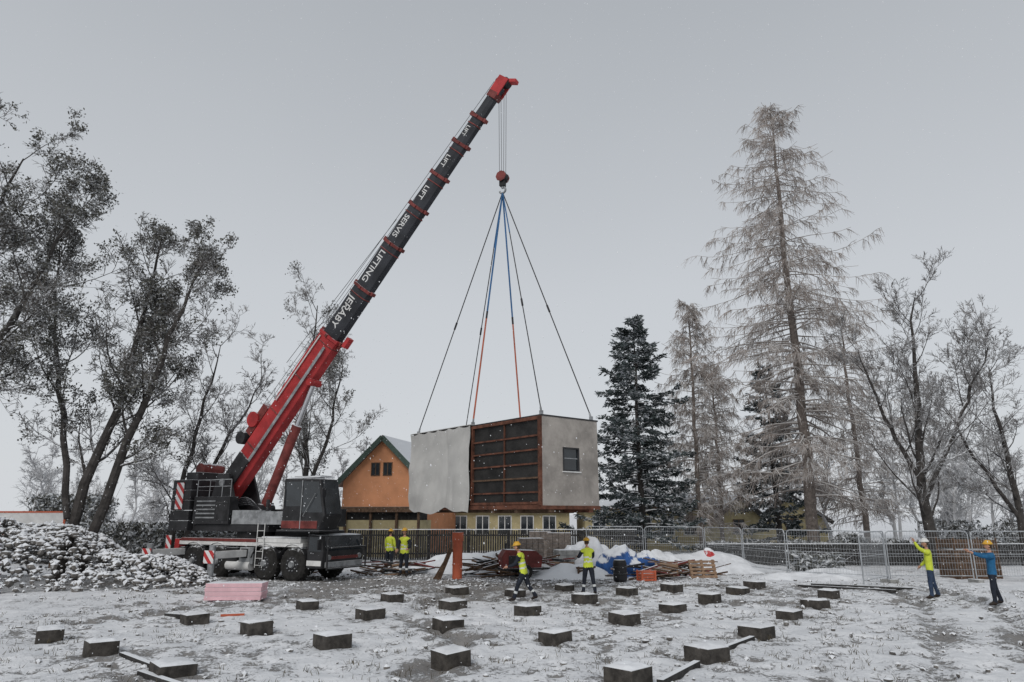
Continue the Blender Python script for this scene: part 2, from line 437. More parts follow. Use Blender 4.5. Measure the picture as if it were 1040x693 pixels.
def hedge(name, x0, x1, y, h, depth, seed, n=6000, mats=('twig','hedge','hedge'), lump=.35, ztop=1.):
    rng = random.Random(seed); polys = []; quads = []
    for i in range(int((x1-x0)*22)):
        p = Vector((rng.uniform(x0,x1), y+rng.uniform(-depth,depth)*.6, 0)); hh = h*(.85+lump*noise.noise(Vector((p.x*.5,seed,0))))*rng.uniform(.7,1.25)
        polys.append(([p, p+Vector((rng.gauss(0,.15), rng.gauss(0,.1), hh*.6)), p+Vector((rng.gauss(0,.35), rng.gauss(0,.2), hh))], [.02,.016,.008], 3, 0))
    for i in range(n):
        x = rng.uniform(x0,x1); hh = h*(.85+lump*noise.noise(Vector((x*.5,seed,0)))*1.4)
        c = Vector((x, y+rng.uniform(-depth,depth), rng.random()**.7*hh)); s = rng.uniform(.04,.11)
        u = rdir(rng)*s*1.6; v = u.cross(rdir(rng)).normalized()*s*.7
        quads.append([tuple(c-u), tuple(c+v), tuple(c+u), tuple(c-v)])
    V, F, mi = combine(polys, quads)
    link(name, fast_mesh(name, V, F, [M[m] for m in mats], mi))
hedge('hedge', -34, -13, 40, 2.6, .9, 4, 17000)
hedge('hedge', 10.5, 27, 40, 1.4, .8, 5, 12000)
hedge('shrub', -31, -26.5, 46, 4.6, 1.4, 6, 7000)
hedge('shrub', 27, 38, 46, 2.4, 1.4, 7, 6000)
hedge('shrub', 13.5, 15.8, 34.5, 1.0, .7, 17, 1500)

# ------------------------------------------------------------------ ground
def seg_d(X, Y, poly):
    D = np.full(X.shape, 1e9)
    for (ax, ay), (bx, by) in zip(poly[:-1], poly[1:]):
        vx, vy = bx-ax, by-ay; L = vx*vx+vy*vy
        t = np.clip(((X-ax)*vx+(Y-ay)*vy)/L, 0, 1)
        D = np.minimum(D, np.hypot(X-ax-t*vx, Y-ay-t*vy))
    return D

def axis(a, b, fine, lo, hi, grow=1.22):
    core = list(np.arange(a, b, fine)); s = fine; x = b
    while x < hi: core.append(x); s *= grow; x += s
    core.append(hi); s = fine; x = a-fine; pre = []
    while x > lo: pre.append(x); s *= grow; x -= s
    pre.append(lo)
    return np.array(pre[::-1]+core)
xs = axis(-17, 19, .10, -900, 900); ys = axis(10, 34, .10, -60, 1500)
X, Y = np.meshgrid(xs, ys)
tracks = [
    [(-13,13),(-11.5,17.5),(-9.5,21.5),(-6,25),(-1,28),(4,29.5)],
    [(-15,14),(-13.6,18.5),(-11.2,22.8),(-7,26.6),(-1,29.6),(4,31)],
    [(-7.2,25.5),(-3,26),(2,27.5),(8,28),(13,26.5),(20,25)],
    [(6,10),(8,14),(10.5,18),(12.5,22),(14,27)],
    [(7.8,10),(9.8,13.5),(12.3,17.5),(14.3,21.5),(15.8,27)],
    [(-9,32),(-5,29.5),(0,28),(6,27.2)],
    [(-2,11),(-1,16),(-3,20),(-2.5,24),(0,27)],
    [(-12,26),(-6,23.8),(1,23.2),(9,22.8),(15,23.5)]]
blocks = [(-10.2,16.2),(-8.14,14.6),(-5.85,12.8),(-8.08,18.6),(-5.96,17.1),(-3.76,15.4),(-5.97,21.2),(-3.78,19.45),
 (-3.82,23.1),(-1.57,17.95),(-1.76,21.6),(-1.92,25.3),(-1.13,13.7),(.44,20.4),(.95,16.1),(1.9,26.2),(2.26,22.6),(2.86,18.6),
 (3.92,24.7),(4.6,20.8),(5.7,25.8),(6.3,23.1),(7.9,25.3),(9.1,27.1),(3.72,14.1),(5.57,16.7),(7.4,19.45),(9.1,21.8),(10.5,24),(1.92,12.3),(.1,24.2)]
ruts = np.zeros_like(X); dirt = np.zeros_like(X)
for i, p in enumerate(tracks):
    d = seg_d(X, Y, p); wob = .15*np.sin(X*1.3+i)+.1*np.cos(Y*2.1)
    ruts -= .07*np.exp(-((d+wob*.3)/.25)**2)-.03*np.exp(-((d+wob*.3-.42)/.14)**2); dirt += .95*np.exp(-((d+wob)/.45)**2)
for bx, by in blocks: dirt += .8*np.exp(-(((X-bx)**2+(Y-by)**2)/.45))
Z = ruts.copy()
for j in range(X.shape[0]):
    for i in range(X.shape[1]):
        x, y = X[j, i], Y[j, i]
        if abs(x) < 40 and 6 < y < 50:
            a = noise.noise(Vector((x*.22, y*.22, 0))); b = noise.noise(Vector((x*1.3, y*1.3, 3))); c = noise.noise(Vector((x*3.6, y*3.6, 7)))
            Z[j, i] += .05*a+.045*b+.030*c
            dirt[j, i] += .6*a+.35*b-.6*c
dirt += .95*np.exp(-(((X+9)/7.5)**2+((Y-30)/4.2)**2)) + .9*np.exp(-(((X-1)/9)**2+((Y-29.5)/3.2)**2))
rngf = random.Random(9)
for _ in range(150):
    fx, fy = rngf.uniform(-12, 15), rngf.uniform(11, 28); th = rngf.uniform(0, 6.28)
    for s in range(rngf.randint(5, 16)):
        th += rngf.gauss(0,.1)
        px = fx+math.cos(th)*.65*s+(-1)**s*.1*math.sin(th); py = fy+math.sin(th)*.65*s
        i = np.searchsorted(xs, px); j = np.searchsorted(ys, py)
        sl = (slice(max(0,j-3), j+4), slice(max(0,i-3), i+4))
        g = np.exp(-(((X[sl]-px)**2+(Y[sl]-py)**2)/.018)); Z[sl] -= .07*g; dirt[sl] += 1.1*g
V = np.stack([X, Y, Z], -1).reshape(-1, 3)
ny, nx = X.shape
idx = np.arange(nx*ny).reshape(ny, nx)
F = np.stack([idx[:-1,:-1], idx[:-1,1:], idx[1:,1:], idx[1:,:-1]], -1).reshape(-1, 4)
m, nt, b = new_mat('snowy_ground')
geo = nt.nodes.new('ShaderNodeNewGeometry'); pos = geo.outputs['Position']
at = nt.nodes.new('ShaderNodeAttribute'); at.attribute_name = 'dirt'
n1 = noise_n(nt, .28, 4, .6, pos); n2 = noise_n(nt, 2.2, 7, .75, pos); n3 = noise_n(nt, 13, 5, .75, pos); n4 = noise_n(nt, 1.1, 3, .6, pos)
v = mathn(nt, 'ADD', mathn(nt, 'MULTIPLY', n2, .5), mathn(nt, 'MULTIPLY', n3, .5))
v = mathn(nt, 'ADD', v, mathn(nt, 'MULTIPLY', mathn(nt, 'SUBTRACT', n1, .5), .25))
v = mathn(nt, 'ADD', v, mathn(nt, 'MULTIPLY', at.outputs['Fac'], .095))
mask = ss(nt, v, .545, .635)
soil = mixc(nt, n4, (.06,.05,.042), (.20,.18,.16))
snowc = mixc(nt, ss(nt, n4, .3, .7), (.70,.715,.74), (.86,.87,.89))
nt.links.new(mixc(nt, mathn(nt, 'MULTIPLY', mask, .82), snowc, soil), b.inputs['Base Color'])
b.inputs['Roughness'].default_value = .8; b.inputs['Specular IOR Level'].default_value = .2
bn = nt.nodes.new('ShaderNodeBump'); bn.inputs['Strength'].default_value = 1.0; bn.inputs['Distance'].default_value = .08
nt.links.new(mathn(nt, 'SUBTRACT', n2, mathn(nt, 'MULTIPLY', mask, .3)), bn.inputs['Height']); nt.links.new(bn.outputs[0], b.inputs['Normal'])
me = fast_mesh('ground', V, F, [m], smooth=True)
a = me.attributes.new('dirt', 'FLOAT', 'POINT'); a.data.foreach_set('value', dirt.reshape(-1).astype(np.float32))
link('ground', me)
rng = random.Random(41); quads = []
for _ in range(4200):
    x = rng.uniform(-16,18); y = 10.5+rng.random()**1.3*24
    if noise.noise(Vector((x*.3,y*.3,9))) < -.1: continue
    for k in range(rng.randint(2,5)):
        p = Vector((x+rng.gauss(0,.05), y+rng.gauss(0,.05), -.02)); t = Vector((rng.gauss(0,.04), rng.gauss(0,.04), rng.uniform(.04,.11)))
        s = Vector((rng.gauss(0,1), rng.gauss(0,1), 0)).normalized()*.007
        quads.append([tuple(p-s), tuple(p+s), tuple(p+t+s*.3), tuple(p+t-s*.3)])
Q = np.array(quads).reshape(-1,3); link('grass', fast_mesh('grass', Q, np.arange(len(Q)).reshape(-1,4), [M['grass']]))

# ------------------------------------------------------------------ stones
def rock_arrays(items, seed):
    import bmesh
    bm = bmesh.new(); bmesh.ops.create_icosphere(bm, subdivisions=1, radius=1)
    bv = np.array([v.co[:] for v in bm.verts]); bf = np.array([[v.index for v in f.verts] for f in bm.faces]); bm.free()
    rs = np.random.RandomState(seed); n = len(items)
    P = np.array([i[:3] for i in items]); S = np.array([i[3] for i in items])
    sc = S[:, None]*rs.uniform(.55, 1.2, (n, 3)); sc[:, 2] *= .75
    jit = 1+rs.uniform(-.22, .22, (n, len(bv), 1))
    th = rs.uniform(0, 6.28, n); c, s = np.cos(th), np.sin(th)
    Q = bv[None]*jit*sc[:, None, :]
    x = Q[..., 0]*c[:, None]-Q[..., 1]*s[:, None]; y = Q[..., 0]*s[:, None]+Q[..., 1]*c[:, None]
    Q = np.stack([x, y, Q[..., 2]], -1)+P[:, None, :]
    Fq = bf[None]+(np.arange(n)*len(bv))[:, None, None]
    return Q.reshape(-1, 3), Fq.reshape(-1, 3)
rng = random.Random(12)
def mound_h(x, y, c, a, bb, h):
    q = ((x-c[0])/a)**2+((y-c[1])/bb)**2
    return h*max(0, 1-q)**.8*(1+.25*noise.noise(Vector((x*.6, y*.6, 1))))
items = []
for _ in range(6500):
    x = rng.uniform(-26,-11.5); y = rng.uniform(24,33)
    h = max(mound_h(x,y,(-20.5,29),5.8,4.2,2.35), mound_h(x,y,(-16.5,28.8),4.6,3.0,1.2))
    if h > .02: items.append((x,y,h,rng.choice((.05,.07,.09,.12,.18))))
V, F = rock_arrays(items, 1)
link('rubble_pile', fast_mesh('rubble_pile', V, F, [M['rubble']]))
items = []
for _ in range(4200):
    if rng.random() < .6: x = rng.gauss(-5, 7); y = rng.gauss(30, 2.2)
    else: x = rng.uniform(-14,18); y = rng.uniform(11,34)
    items.append((x,y,0,rng.choice((.02,.03,.03,.05,.08))))
V, F = rock_arrays(items, 2)
link('loose_stones', fast_mesh('loose_stones', V, F, [M['rubble']]))

def mound(name, c, a, bb, h, key='snow', res=44, seed=0):
    vs = []; fs = []
    for j in range(res+1):
        for i in range(res+1):
            u = -1+2*i/res; v = -1+2*j/res; q = u*u+v*v
            z = h*max(0, 1-q)**1.1*(1+.6*noise.noise(Vector((u*2.2+seed, v*2.2, 0))))+.18*h*noise.noise(Vector((u*8, v*8, seed)))*max(0,1-q)
            vs.append((c[0]+u*a, c[1]+v*bb, z-.06))
    for j in range(res):
        for i in range(res):
            k = j*(res+1)+i; fs.append((k, k+1, k+res+2, k+res+1))
    link(name, fast_mesh(name, vs, fs, [M[key]], smooth=True))
mound('snow_mound', (9.0, 35.5), 4.8, 2.6, .75, seed=3)
mound('snow_mound', (13.5, 31.3), 3.4, 1.3, .35, seed=5)
mound('soil_mound', (-1.5, 34.5), 4.0, 1.6, .9, key='rubble', seed=8)
mound('soil_mound', (2.6, 31.5), 2.6, 1.2, .5, key='rubble', seed=9)

# ------------------------------------------------------------------ footing blocks
for (x, y) in blocks:
    rr = random.Random(int(x*100+y*7))
    e = empty('concrete_footing', (x, y, 0), R(39+rr.uniform(-6,6)))
    e.rotation_euler[0] = rr.gauss(0,.025); e.rotation_euler[1] = rr.gauss(0,.025)
    s = .285*rr.uniform(.9,1.1); h = .235*rr.uniform(.85,1.2)
    mb = MB(); mb.box((-s,-s,-.15),(s,s,h),'concrete'); mb.obj('footing_block', e, bevel=.022)
    vs = []; fs = []; n = 10
    for j in range(n+1):
        for i in range(n+1):
            u = -1+2*i/n; v = -1+2*j/n
            ed = max(abs(u), abs(v)); z = h+.004+.036*(1-ed**4)*(1+.8*noise.noise(Vector((u*2+x, v*2+y, 0))))
            wob = .93+.07*noise.noise(Vector((u*3+x, v*3, y)))
            vs.append((u*s*wob, v*s*wob, z if ed < 1 else h-.006))
    for j in range(n):
        for i in range(n):
            k = j*(n+1)+i; fs.append((k,k+1,k+n+2,k+n+1))
    link('snow_cap', fast_mesh('snow_cap', vs, fs, [M['snow']], smooth=True), parent=e)
for p0, p1 in (((-7.6,14.4),(-6.2,13.1)),((2.4,12.1),(3.4,13.6)),((4.0,14.6),(5.3,16.2)),((-6.4,12.8),(-5.2,11.8)),((10.9,27.5),(13.6,25.6)),((11.6,28),(14.6,26.3)),((-9.4,19.8),(-8.2,19.3))):
    e = empty('formwork_board'); mb = MB(); mb.beam((p0[0],p0[1],.03),(p1[0],p1[1],.03),.12,.12,'fence_wood'); mb.obj('board', e, bevel=.008)
e = empty('red_plank', (-7.55,19.7,.03), .35); mb = MB(); mb.box((-.30,-.08,0),(.30,.08,.06),'orange_pvc'); mb.box((-.26,-.05,.06),(.2,.05,.075),'snow'); mb.obj('plank', e, bevel=.01)

# ------------------------------------------------------------------ hanging module
mod = empty('hanging_building_module', (.95, 22.6, 2.86), R(39))
W_, L_, H_ = 2.6, 8.0, 3.0
mb = MB(); mb.box((.02,.02,.14),(W_-.02,L_-.02,H_-.06),'membrane'); mb.obj('core', mod)
mb = MB()
wx0, wx1, wz0, wz1 = .92, 1.68, 1.22, 2.02
mb.box((0,-.06,.10),(wx0,.02,H_),'plaster'); mb.box((wx1,-.06,.10),(W_,.02,H_),'plaster')
mb.box((wx0,-.06,.10),(wx1,.02,wz0),'plaster'); mb.box((wx0,-.06,wz1),(wx1,.02,H_),'plaster')
mb.obj('end_wall', mod)
mb = MB()
for a_, b_ in (((wx0,-.075,wz0),(wx0+.05,.03,wz1)),((wx1-.05,-.075,wz0),(wx1,.03,wz1)),((wx0+.05,-.075,wz0),(wx1-.05,.03,wz0+.05)),((wx0+.05,-.075,wz1-.05),(wx1-.05,.03,wz1))):
    mb.box(a_, b_, 'steel_dark')
mb.box((wx0+.05,-.03,wz0+.42),(wx1-.05,-.021,wz0+.45),'grey_steel')
mb.box((wx0-.04,-.12,wz0-.035),(wx1+.04,-.062,wz0),'white_paint')
mb.obj('window_frame', mod)
mb = MB(); mb.box((wx0+.05,-.02,wz0+.05),(wx1-.05,.015,wz1-.05),'glass'); mb.obj('window_pane', mod)
mb = MB()
mb.box((-.05,-.085,-.02),(W_+.03,-.0,.10),'rust'); mb.box((-.05,0,-.02),(.10,L_,.14),'rust'); mb.box((W_-.1,0,-.02),(W_+.03,L_,.14),'rust'); mb.box((.1,L_-.1,-.02),(W_-.1,L_,.14),'rust')
for i in range(9): mb.box((.1,.4+i*.85,0),(W_-.1,.5+i*.85,.12),'steel_dark')
mb.obj('base_frame', mod)
mb = MB()
mb.box((-.09,-.062,.10),(-.002,.06,H_),'rust'); mb.box((-.07,3.74,.14),(.018,3.84,H_),'rust'); mb.box((-.08,.06,H_-.11),(.018,3.74,H_),'rust')
mb.box((-.08,3.84,H_-.12),(.018,L_,H_-.01),'rust')
for k in range(5):
    z = .50+k*.46; mb.box((-.05,.06,z),(.018,3.74,z+.055),'rust' if k != 1 else 'wood')
mb.box((-.08,.06,.143),(.018,3.74,.22),'rust')
mb.box((-.03,1.9,.22),(.017,1.94,H_-.11),'rust')
mb.obj('side_battens', mod)
mb = MB()
mb.box((-.04,-.075,H_),(W_+.04,L_+.03,H_+.05),'steel_dark')
for i in range(3):
    for xx in (.12, W_-.12):
        yy = (.1, 4.0, L_-.1)[i]; mb.box((xx-.05,yy-.05,H_+.05),(xx+.05,yy+.05,H_+.2),'grey_steel')
mb.obj('roof_deck', mod)
mb = MB()
for yy in (1.2,2.5): mb.box((-.03,yy,-.14),(W_,yy+.14,-.022),'wood')
mb.box((.3,-.06,-.12),(.5,L_-.5,-.021),'wood'); mb.box((2.1,-.06,-.12),(2.3,L_-.5,-.021),'rust')
mb.obj('bearers', mod)
vs = []; fs = []; nx_, nz_ = 170, 60
for j in range(nz_+1):
    for i in range(nx_+1):
        y_ = 3.80+4.28*i/nx_; tz = j/nz_
        z_ = H_+.05-(H_+.12+.09*math.sin(y_*2.1)+.06*math.sin(y_*4.3))*tz
        u_ = (y_-3.8)/4.28; sw = abs(math.sin(u_*math.pi*6))
        nz1 = noise.noise(Vector((y_*.9,tz*.9,0)))
        ph = y_*6.3+2.6*tz*math.sin(y_*.8)+5.5*nz1
        amp = .4+.6*noise.noise(Vector((y_*1.1,z_*.6,8)))
        fold = .034*math.sin(ph)*(.3+.7*tz)*amp+.012*math.sin(ph*2.3+1)*tz*amp
        fold += .13*noise.noise(Vector((y_*.8,z_*.7,4)))+.055*noise.noise(Vector((y_*2.0+z_,z_*1.6,1)))+.03*sw*max(0,1-tz*3)
        vs.append((-.18+fold, y_, z_-.06*sw*max(0,1-tz*4)))
for j in range(nz_):
    for i in range(nx_):
        k = j*(nx_+1)+i; fs.append((k,k+1,k+nx_+2,k+nx_+1))
o = link('side_tarpaulin', fast_mesh('side_tarpaulin', vs, fs, [M['tarp']], smooth=True), parent=mod)
mb = MB()
mb.box((-.16,3.80,H_+.052),(.35,8.08,H_+.075),'tarp'); mb.obj('tarpaulin_top', mod)

def w(lx, ly, lz):
    c, s = math.cos(R(39)), math.sin(R(39))
    return Vector((.95+lx*c-ly*s, 22.6+lx*s+ly*c, 2.86+lz))
apex = Vector((-.40, 26.5, 15.9))

sl = empty('lifting_slings')
rigs = [((.12,.1),'rope','rope'),((W_-.12,.1),'rope','rope'),((.12,7.9),'rope','rope'),((W_-.12,7.9),'rope','rope'),((.12,4.0),'sling_blue','sling_orange'),((W_-.12,4.0),'sling_blue','sling_orange')]
for i, ((lx,ly), ca, cb) in enumerate(rigs):
    p = w(lx,ly,H_+.18); mb = MB(); mid = apex.lerp(p, .56)
    th = .034 if ca != 'rope' else .022
    mb.cyl(apex, mid, th, th, 6, ca); mb.cyl(mid, p, th*.95, th*.95, 6, cb)
    m2 = apex.lerp(p, .545); mb.cyl(m2, apex.lerp(p,.575), .04,.04, 8,'steel_dark')
    if ca == 'rope' and i in (0,3):
        mb.cyl(apex, apex.lerp(p,.22), .028,.028,6,'sling_blue')
    mb.cyl(p-Vector((0,0,.05)), apex.lerp(p,.985), .04,.035,8,'grey_steel')
    mb.obj('sling_%d' % (i+1), sl)

# ------------------------------------------------------------------ crane
CA = math.atan2(-6.3, 12.5)
cr = empty('mobile_crane', (-11.39, 31.99, 0), CA)
P0 = Vector((-1.8,0,4.1)); EL = math.atan2(16.9, 14.0); D = Vector((math.cos(EL),0,math.sin(EL))); NT = Vector((-math.sin(EL),0,math.cos(EL)))
mb = MB()
mb.box((-3.8,-.75,.85),(4.8,.75,1.35),'steel_dark')
mb.box((-3.7,-1.28,1.36),(3.8,1.28,1.52),'white_paint')
mb.box((-3.9,-1.3,1.0),(-3.6,1.3,1.6),'red_paint')
mb.box((-3.5,-1.30,1.522),(1.2,-1.12,1.66),'dark_red'); mb.box((-3.5,-1.05,1.522),(1.2,1.2,1.58),'grey_steel')
mb.box((1.3,-1.31,1.522),(3.7,-.4,1.70),'white_paint'); mb.box((1.3,-.35,1.524),(3.8,1.28,2.0),'black_paint')
mb.box((1.4,-1.2,1.702),(3.6,-.5,1.76),'snow'); mb.box((-3.3,-1.0,1.582),(-1.2,1.1,1.63),'snow')
for x0 in (-1.55,.25,): mb.box((x0,-1.27,.62),(x0+.8,-.8,1.30),'grey_steel')
mb.box((-.6,-1.27,.7),(.1,-.85,1.28),'black_paint')
mb.cyl((-.5,-1.15,.55),(.9,-1.15,.55),.2,.2,14,'white_paint')
mb.obj('chassis', cr, bevel=.015)
AX = (-2.6,-1.1,1.75,3.3)
mb = MB()
for ax in AX:
    for sy in (-1,1):
        y0, y1 = sy*.82, sy*1.30
        mb.cyl((ax,y0,.68),(ax,sy*.90,.68),.60,.68,28,'rubber'); mb.cyl((ax,sy*.90,.68),(ax,sy*1.22,.68),.68,.68,28,'rubber'); mb.cyl((ax,sy*1.22,.68),(ax,y1,.68),.68,.58,28,'rubber')
        mb.cyl((ax,sy*1.29,.68),(ax,sy*1.305,.68),.34,.32,20,'steel_dark'); mb.cyl((ax,sy*1.30,.68),(ax,sy*1.38,.68),.15,.12,14,'grey_steel')
        for k in range(10):
            t = k*.628; mb.cyl((ax+.25*math.cos(t),sy*1.30,.68+.25*math.sin(t)),(ax+.25*math.cos(t),sy*1.335,.68+.25*math.sin(t)),.025,.025,6,'grey_steel')
        for k in range(24):
            t = k*math.pi/12; mb.beam((ax+.685*math.cos(t),sy*.92,.68+.685*math.sin(t)),(ax+.685*math.cos(t+.06),sy*1.2,.68+.685*math.sin(t+.06)),.05,.05,'rubber')
    mb.cyl((ax,-.9,.68),(ax,.9,.68),.12,.12,10,'steel_dark')
mb.obj('wheels', cr)
mb = MB()
for ax in AX:
    for sy in (-1,1):
        pr = None
        for k in range(9):
            t = math.pi*(.08+.84*k/8); p = (ax+.80*math.cos(t), 0, .68+.80*math.sin(t))
            if pr: mb.add([(pr[0],sy*.8,pr[2]),(pr[0],sy*1.33,pr[2]),(p[0],sy*1.33,p[2]),(p[0],sy*.8,p[2])],[(0,1,2,3)],'black_paint')
            pr = p
mb.obj('fenders', cr)
mb = MB()
mb.prism([(4.05,.55),(4.85,.55),(4.92,1.2),(4.78,1.84),(4.05,1.88)],-1.27,1.27,'black_paint')
mb.obj('carrier_cab', cr, bevel=.04)
mb = MB()
mb.add([(4.925,-1.1,1.25),(4.925,1.1,1.25),(4.795,1.1,1.80),(4.795,-1.1,1.80)],[(0,1,2,3)],'glass')
mb.add([(4.15,-1.275,1.22),(4.8,-1.275,1.22),(4.7,-1.275,1.78),(4.15,-1.275,1.78)],[(0,1,2,3)],'glass')
mb.obj('carrier_glass', cr)
mb = MB()
mb.box((4.08,-1.29,.66),(4.83,-1.272,.86),'white_paint'); mb.box((4.87,-1.1,.6),(5.0,1.1,.8),'grey_steel'); mb.box((4.935,-1.0,.9),(4.95,1.0,1.02),'dark_red')
for sy in (-.95,.95): mb.cyl((4.90,sy,.98),(4.98,sy,.98),.1,.1,12,'grey_steel')
mb.beam((4.75,-1.3,1.8),(5.0,-1.6,1.7),.05,.05,'steel_dark'); mb.box((4.95,-1.7,1.3),(5.01,-1.5,1.7),'black_plastic')
for zz in (.55,1.35): mb.beam((5.08,-1.2,zz),(5.08,1.2,zz),.06,.06,'steel_dark')
for yy in (-1.2,1.2): mb.beam((5.08,yy,.5),(5.08,yy,1.75),.05,.05,'steel_dark')
mb.obj('carrier_trim', cr)
mb = MB()
for ox in (-3.3,.55):
    mb.box((ox-.2,-1.29,.86),(ox+.2,1.29,1.26),'steel_dark')
    for sy in (-1,1):
        mb.box((ox-.15,min(sy*1.29,sy*2.9),.92),(ox+.15,max(sy*1.29,sy*2.9),1.20),'white_paint')
        mb.cyl((ox,sy*2.95,.25),(ox,sy*2.95,1.45),.13,.13,14,'grey_steel'); mb.cyl((ox,sy*2.95,.12),(ox,sy*2.95,.45),.08,.08,12,'chrome')
        mb.cyl((ox,sy*2.95,.07),(ox,sy*2.95,.16),.30,.24,18,'steel_dark'); mb.box((ox-.5,sy*2.95-.5,-.04),(ox+.5,sy*2.95+.5,.07),'wood')
mb.obj('outriggers', cr, bevel=.01)
mb = MB()
for ox in (-3.3,.55):
    for sy in (-1,1): mb.box((ox-.28,sy*3.1-.015,.75),(ox+.28,sy*3.1+.015,1.25),'stripe')
mb.box((-4.25,-1.5,1.05),(-3.92,-1.46,1.75),'stripe')
mb.obj('warning_panels', cr)
mb = MB()
mb.cyl((0,0,1.58),(0,0,1.95),.95,.95,36,'steel_dark')
mb.box((-3.0,-1.15,1.95),(1.7,1.15,2.25),'black_paint')
brk = [(-3.0,2.26),(-.2,2.26),(-.9,3.2),(-1.45,4.5),(-2.15,4.5),(-2.5,3.2)]
mb.prism(brk,-.78,-.66,'black_paint'); mb.prism(brk,.66,.78,'black_paint')
mb.box((-2.9,-1.3,2.26),(-.6,-.82,3.45),'black_paint'); mb.box((-2.9,.82,2.26),(-.6,1.3,3.2),'black_paint')
mb.box((-.5,-1.2,2.26),(1.2,-.6,2.85),'grey_steel'); mb.box((-.5,.5,2.26),(1.4,1.2,2.9),'black_paint')
mb.box((1.25,-1.35,2.26),(2.7,-.5,2.8),'grey_steel'); mb.cyl((1.4,-1.0,2.8),(1.4,-1.0,3.3),.08,.08,10,'steel_dark')
for k in range(5): mb.box((-2.7,-1.32,2.5+k*.18),(-1.5,-1.302,2.56+k*.18),'grey_steel')
mb.box((-1.4,-1.312,2.4),(-.7,-1.302,3.2),'steel_dark')
mb.cyl((-1.8,-.84,4.1),(-1.8,.84,4.1),.16,.16,16,'grey_steel')
for x0 in (-2.8,-2.0,-1.2,-.65): mb.cyl((x0,-1.26,3.45),(x0,-1.26,4.2),.018,.018,6,'grey_steel')
mb.cyl((-2.8,-1.26,4.2),(-.65,-1.26,4.2),.018,.018,6,'grey_steel'); mb.cyl((-2.8,-1.26,3.9),(-.65,-1.26,3.9),.014,.014,6,'grey_steel')
for xx in (1.3,1.7): mb.cyl((xx,-1.36,.5),(xx,-1.36,2.3),.02,.02,6,'white_paint')
for k in range(6): mb.cyl((1.3,-1.36,.6+k*.28),(1.7,-1.36,.6+k*.28),.015,.015,6,'white_paint')
for k in range(5):
    pr = None
    for q in range(9):
        t = q/8; p = Vector((-1.2+2.2*t,-.7-.05*k,2.9+.5*math.sin(t*3.14)*(.6+.15*k)-.2*t))
        if pr: mb.cyl(pr,p,.025,.025,6,'black_plastic')
        pr = p
mb.obj('superstructure', cr, bevel=.012)
mb = MB()
for k in range(5):
    mb.box((-4.3,-1.42,1.95+k*.46),(-3.05,1.42,1.95+k*.46+.44),'black_paint')
mb.box((-4.0,-1.0,4.25),(-3.2,1.0,4.6),'black_paint')
mb.cyl((-3.6,-.6,4.75),(-3.6,.6,4.75),.30,.30,20,'dark_red')
mb.obj('counterweight', cr, bevel=.03)
mb = MB(); mb.box((-3.98,-1.46,2.9),(-3.5,-1.432,4.1),'stripe'); mb.box((-4.33,-1.3,2.7),(-4.305,-.7,3.9),'stripe'); mb.obj('counterweight_chevrons', cr)
mb = MB(); cx = .80
mb.prism([(2.0+cx,2.05),(4.0+cx,2.05),(4.3+cx,2.6),(3.95+cx,4.1),(2.0+cx,4.15)],-1.55,-.45,'black_paint')
mb.obj('operator_cab', cr, bevel=.05)
mb = MB()
mb.add([(4.31+cx,-1.45,2.68),(4.31+cx,-.55,2.68),(3.98+cx,-.55,4.02),(3.98+cx,-1.45,4.02)],[(0,1,2,3)],'glass')
mb.add([(3.1+cx,-1.556,2.75),(4.18+cx,-1.556,2.75),(3.9+cx,-1.556,3.98),(3.1+cx,-1.556,4.0)],[(0,1,2,3)],'glass')
mb.add([(2.15+cx,-1.556,3.0),(2.98+cx,-1.556,3.0),(2.98+cx,-1.556,4.0),(2.15+cx,-1.556,4.0)],[(0,1,2,3)],'glass')
mb.obj('operator_cab_glass', cr)
mb = MB()
mb.box((2.02+cx,-1.575,2.12),(3.95+cx,-1.558,2.42),'dark_red'); mb.box((3.02+cx,-1.58,2.1),(3.06+cx,-1.56,4.05),'grey_steel'); mb.box((2.3+cx,-1.3,4.16),(3.8+cx,-.7,4.24),'grey_steel')
mb.box((2.1+cx,-1.45,4.16),(3.85+cx,-.55,4.2),'snow')
mb.cyl((2.1+cx,-1.62,2.9),(2.1+cx,-1.62,3.7),.015,.015,6,'white_paint'); mb.cyl((3.2+cx,-1.62,2.6),(3.8+cx,-1.62,3.5),.012,.012,6,'grey_steel')
mb.cyl((4.1+cx,-1.5,4.1),(4.4+cx,-1.75,3.7),.02,.02,6,'steel_dark'); mb.box((4.34+cx,-1.85,3.35),(4.4+cx,-1.65,3.7),'black_plastic')
mb.box((1.7,-.42,1.95),(4.4,.2,2.15),'steel_dark'); mb.box((2.6,-1.6,1.98),(4.9,-.42,2.047),'steel_dark')
mb.box((2.5,-.42,2.16),(4.4,.6,2.9),'black_paint')
mb.obj('cab_trim', cr, bevel=.01)
def oct_section(mb, s0, s1, h, wd, key, off=0.):
    c = .28
    prof = [(-wd/2,h/2-h*.06),(-wd/2+wd*.06,h/2),(wd/2-wd*.06,h/2),(wd/2,h/2-h*.06),(wd/2,-h*.18),(wd*c,-h/2),(-wd*c,-h/2),(-wd/2,-h*.18)]
    vs = []
    for s in (s0, s1):
        for y_, n_ in prof: vs.append(P0+D*s+NT*(n_+off)+Vector((0,y_,0)))
    k = len(prof)
    mb.add(vs, [tuple(reversed(range(k))), tuple(range(k,2*k))]+[(i,(i+1)%k,k+(i+1)%k,k+i) for i in range(k)], key)
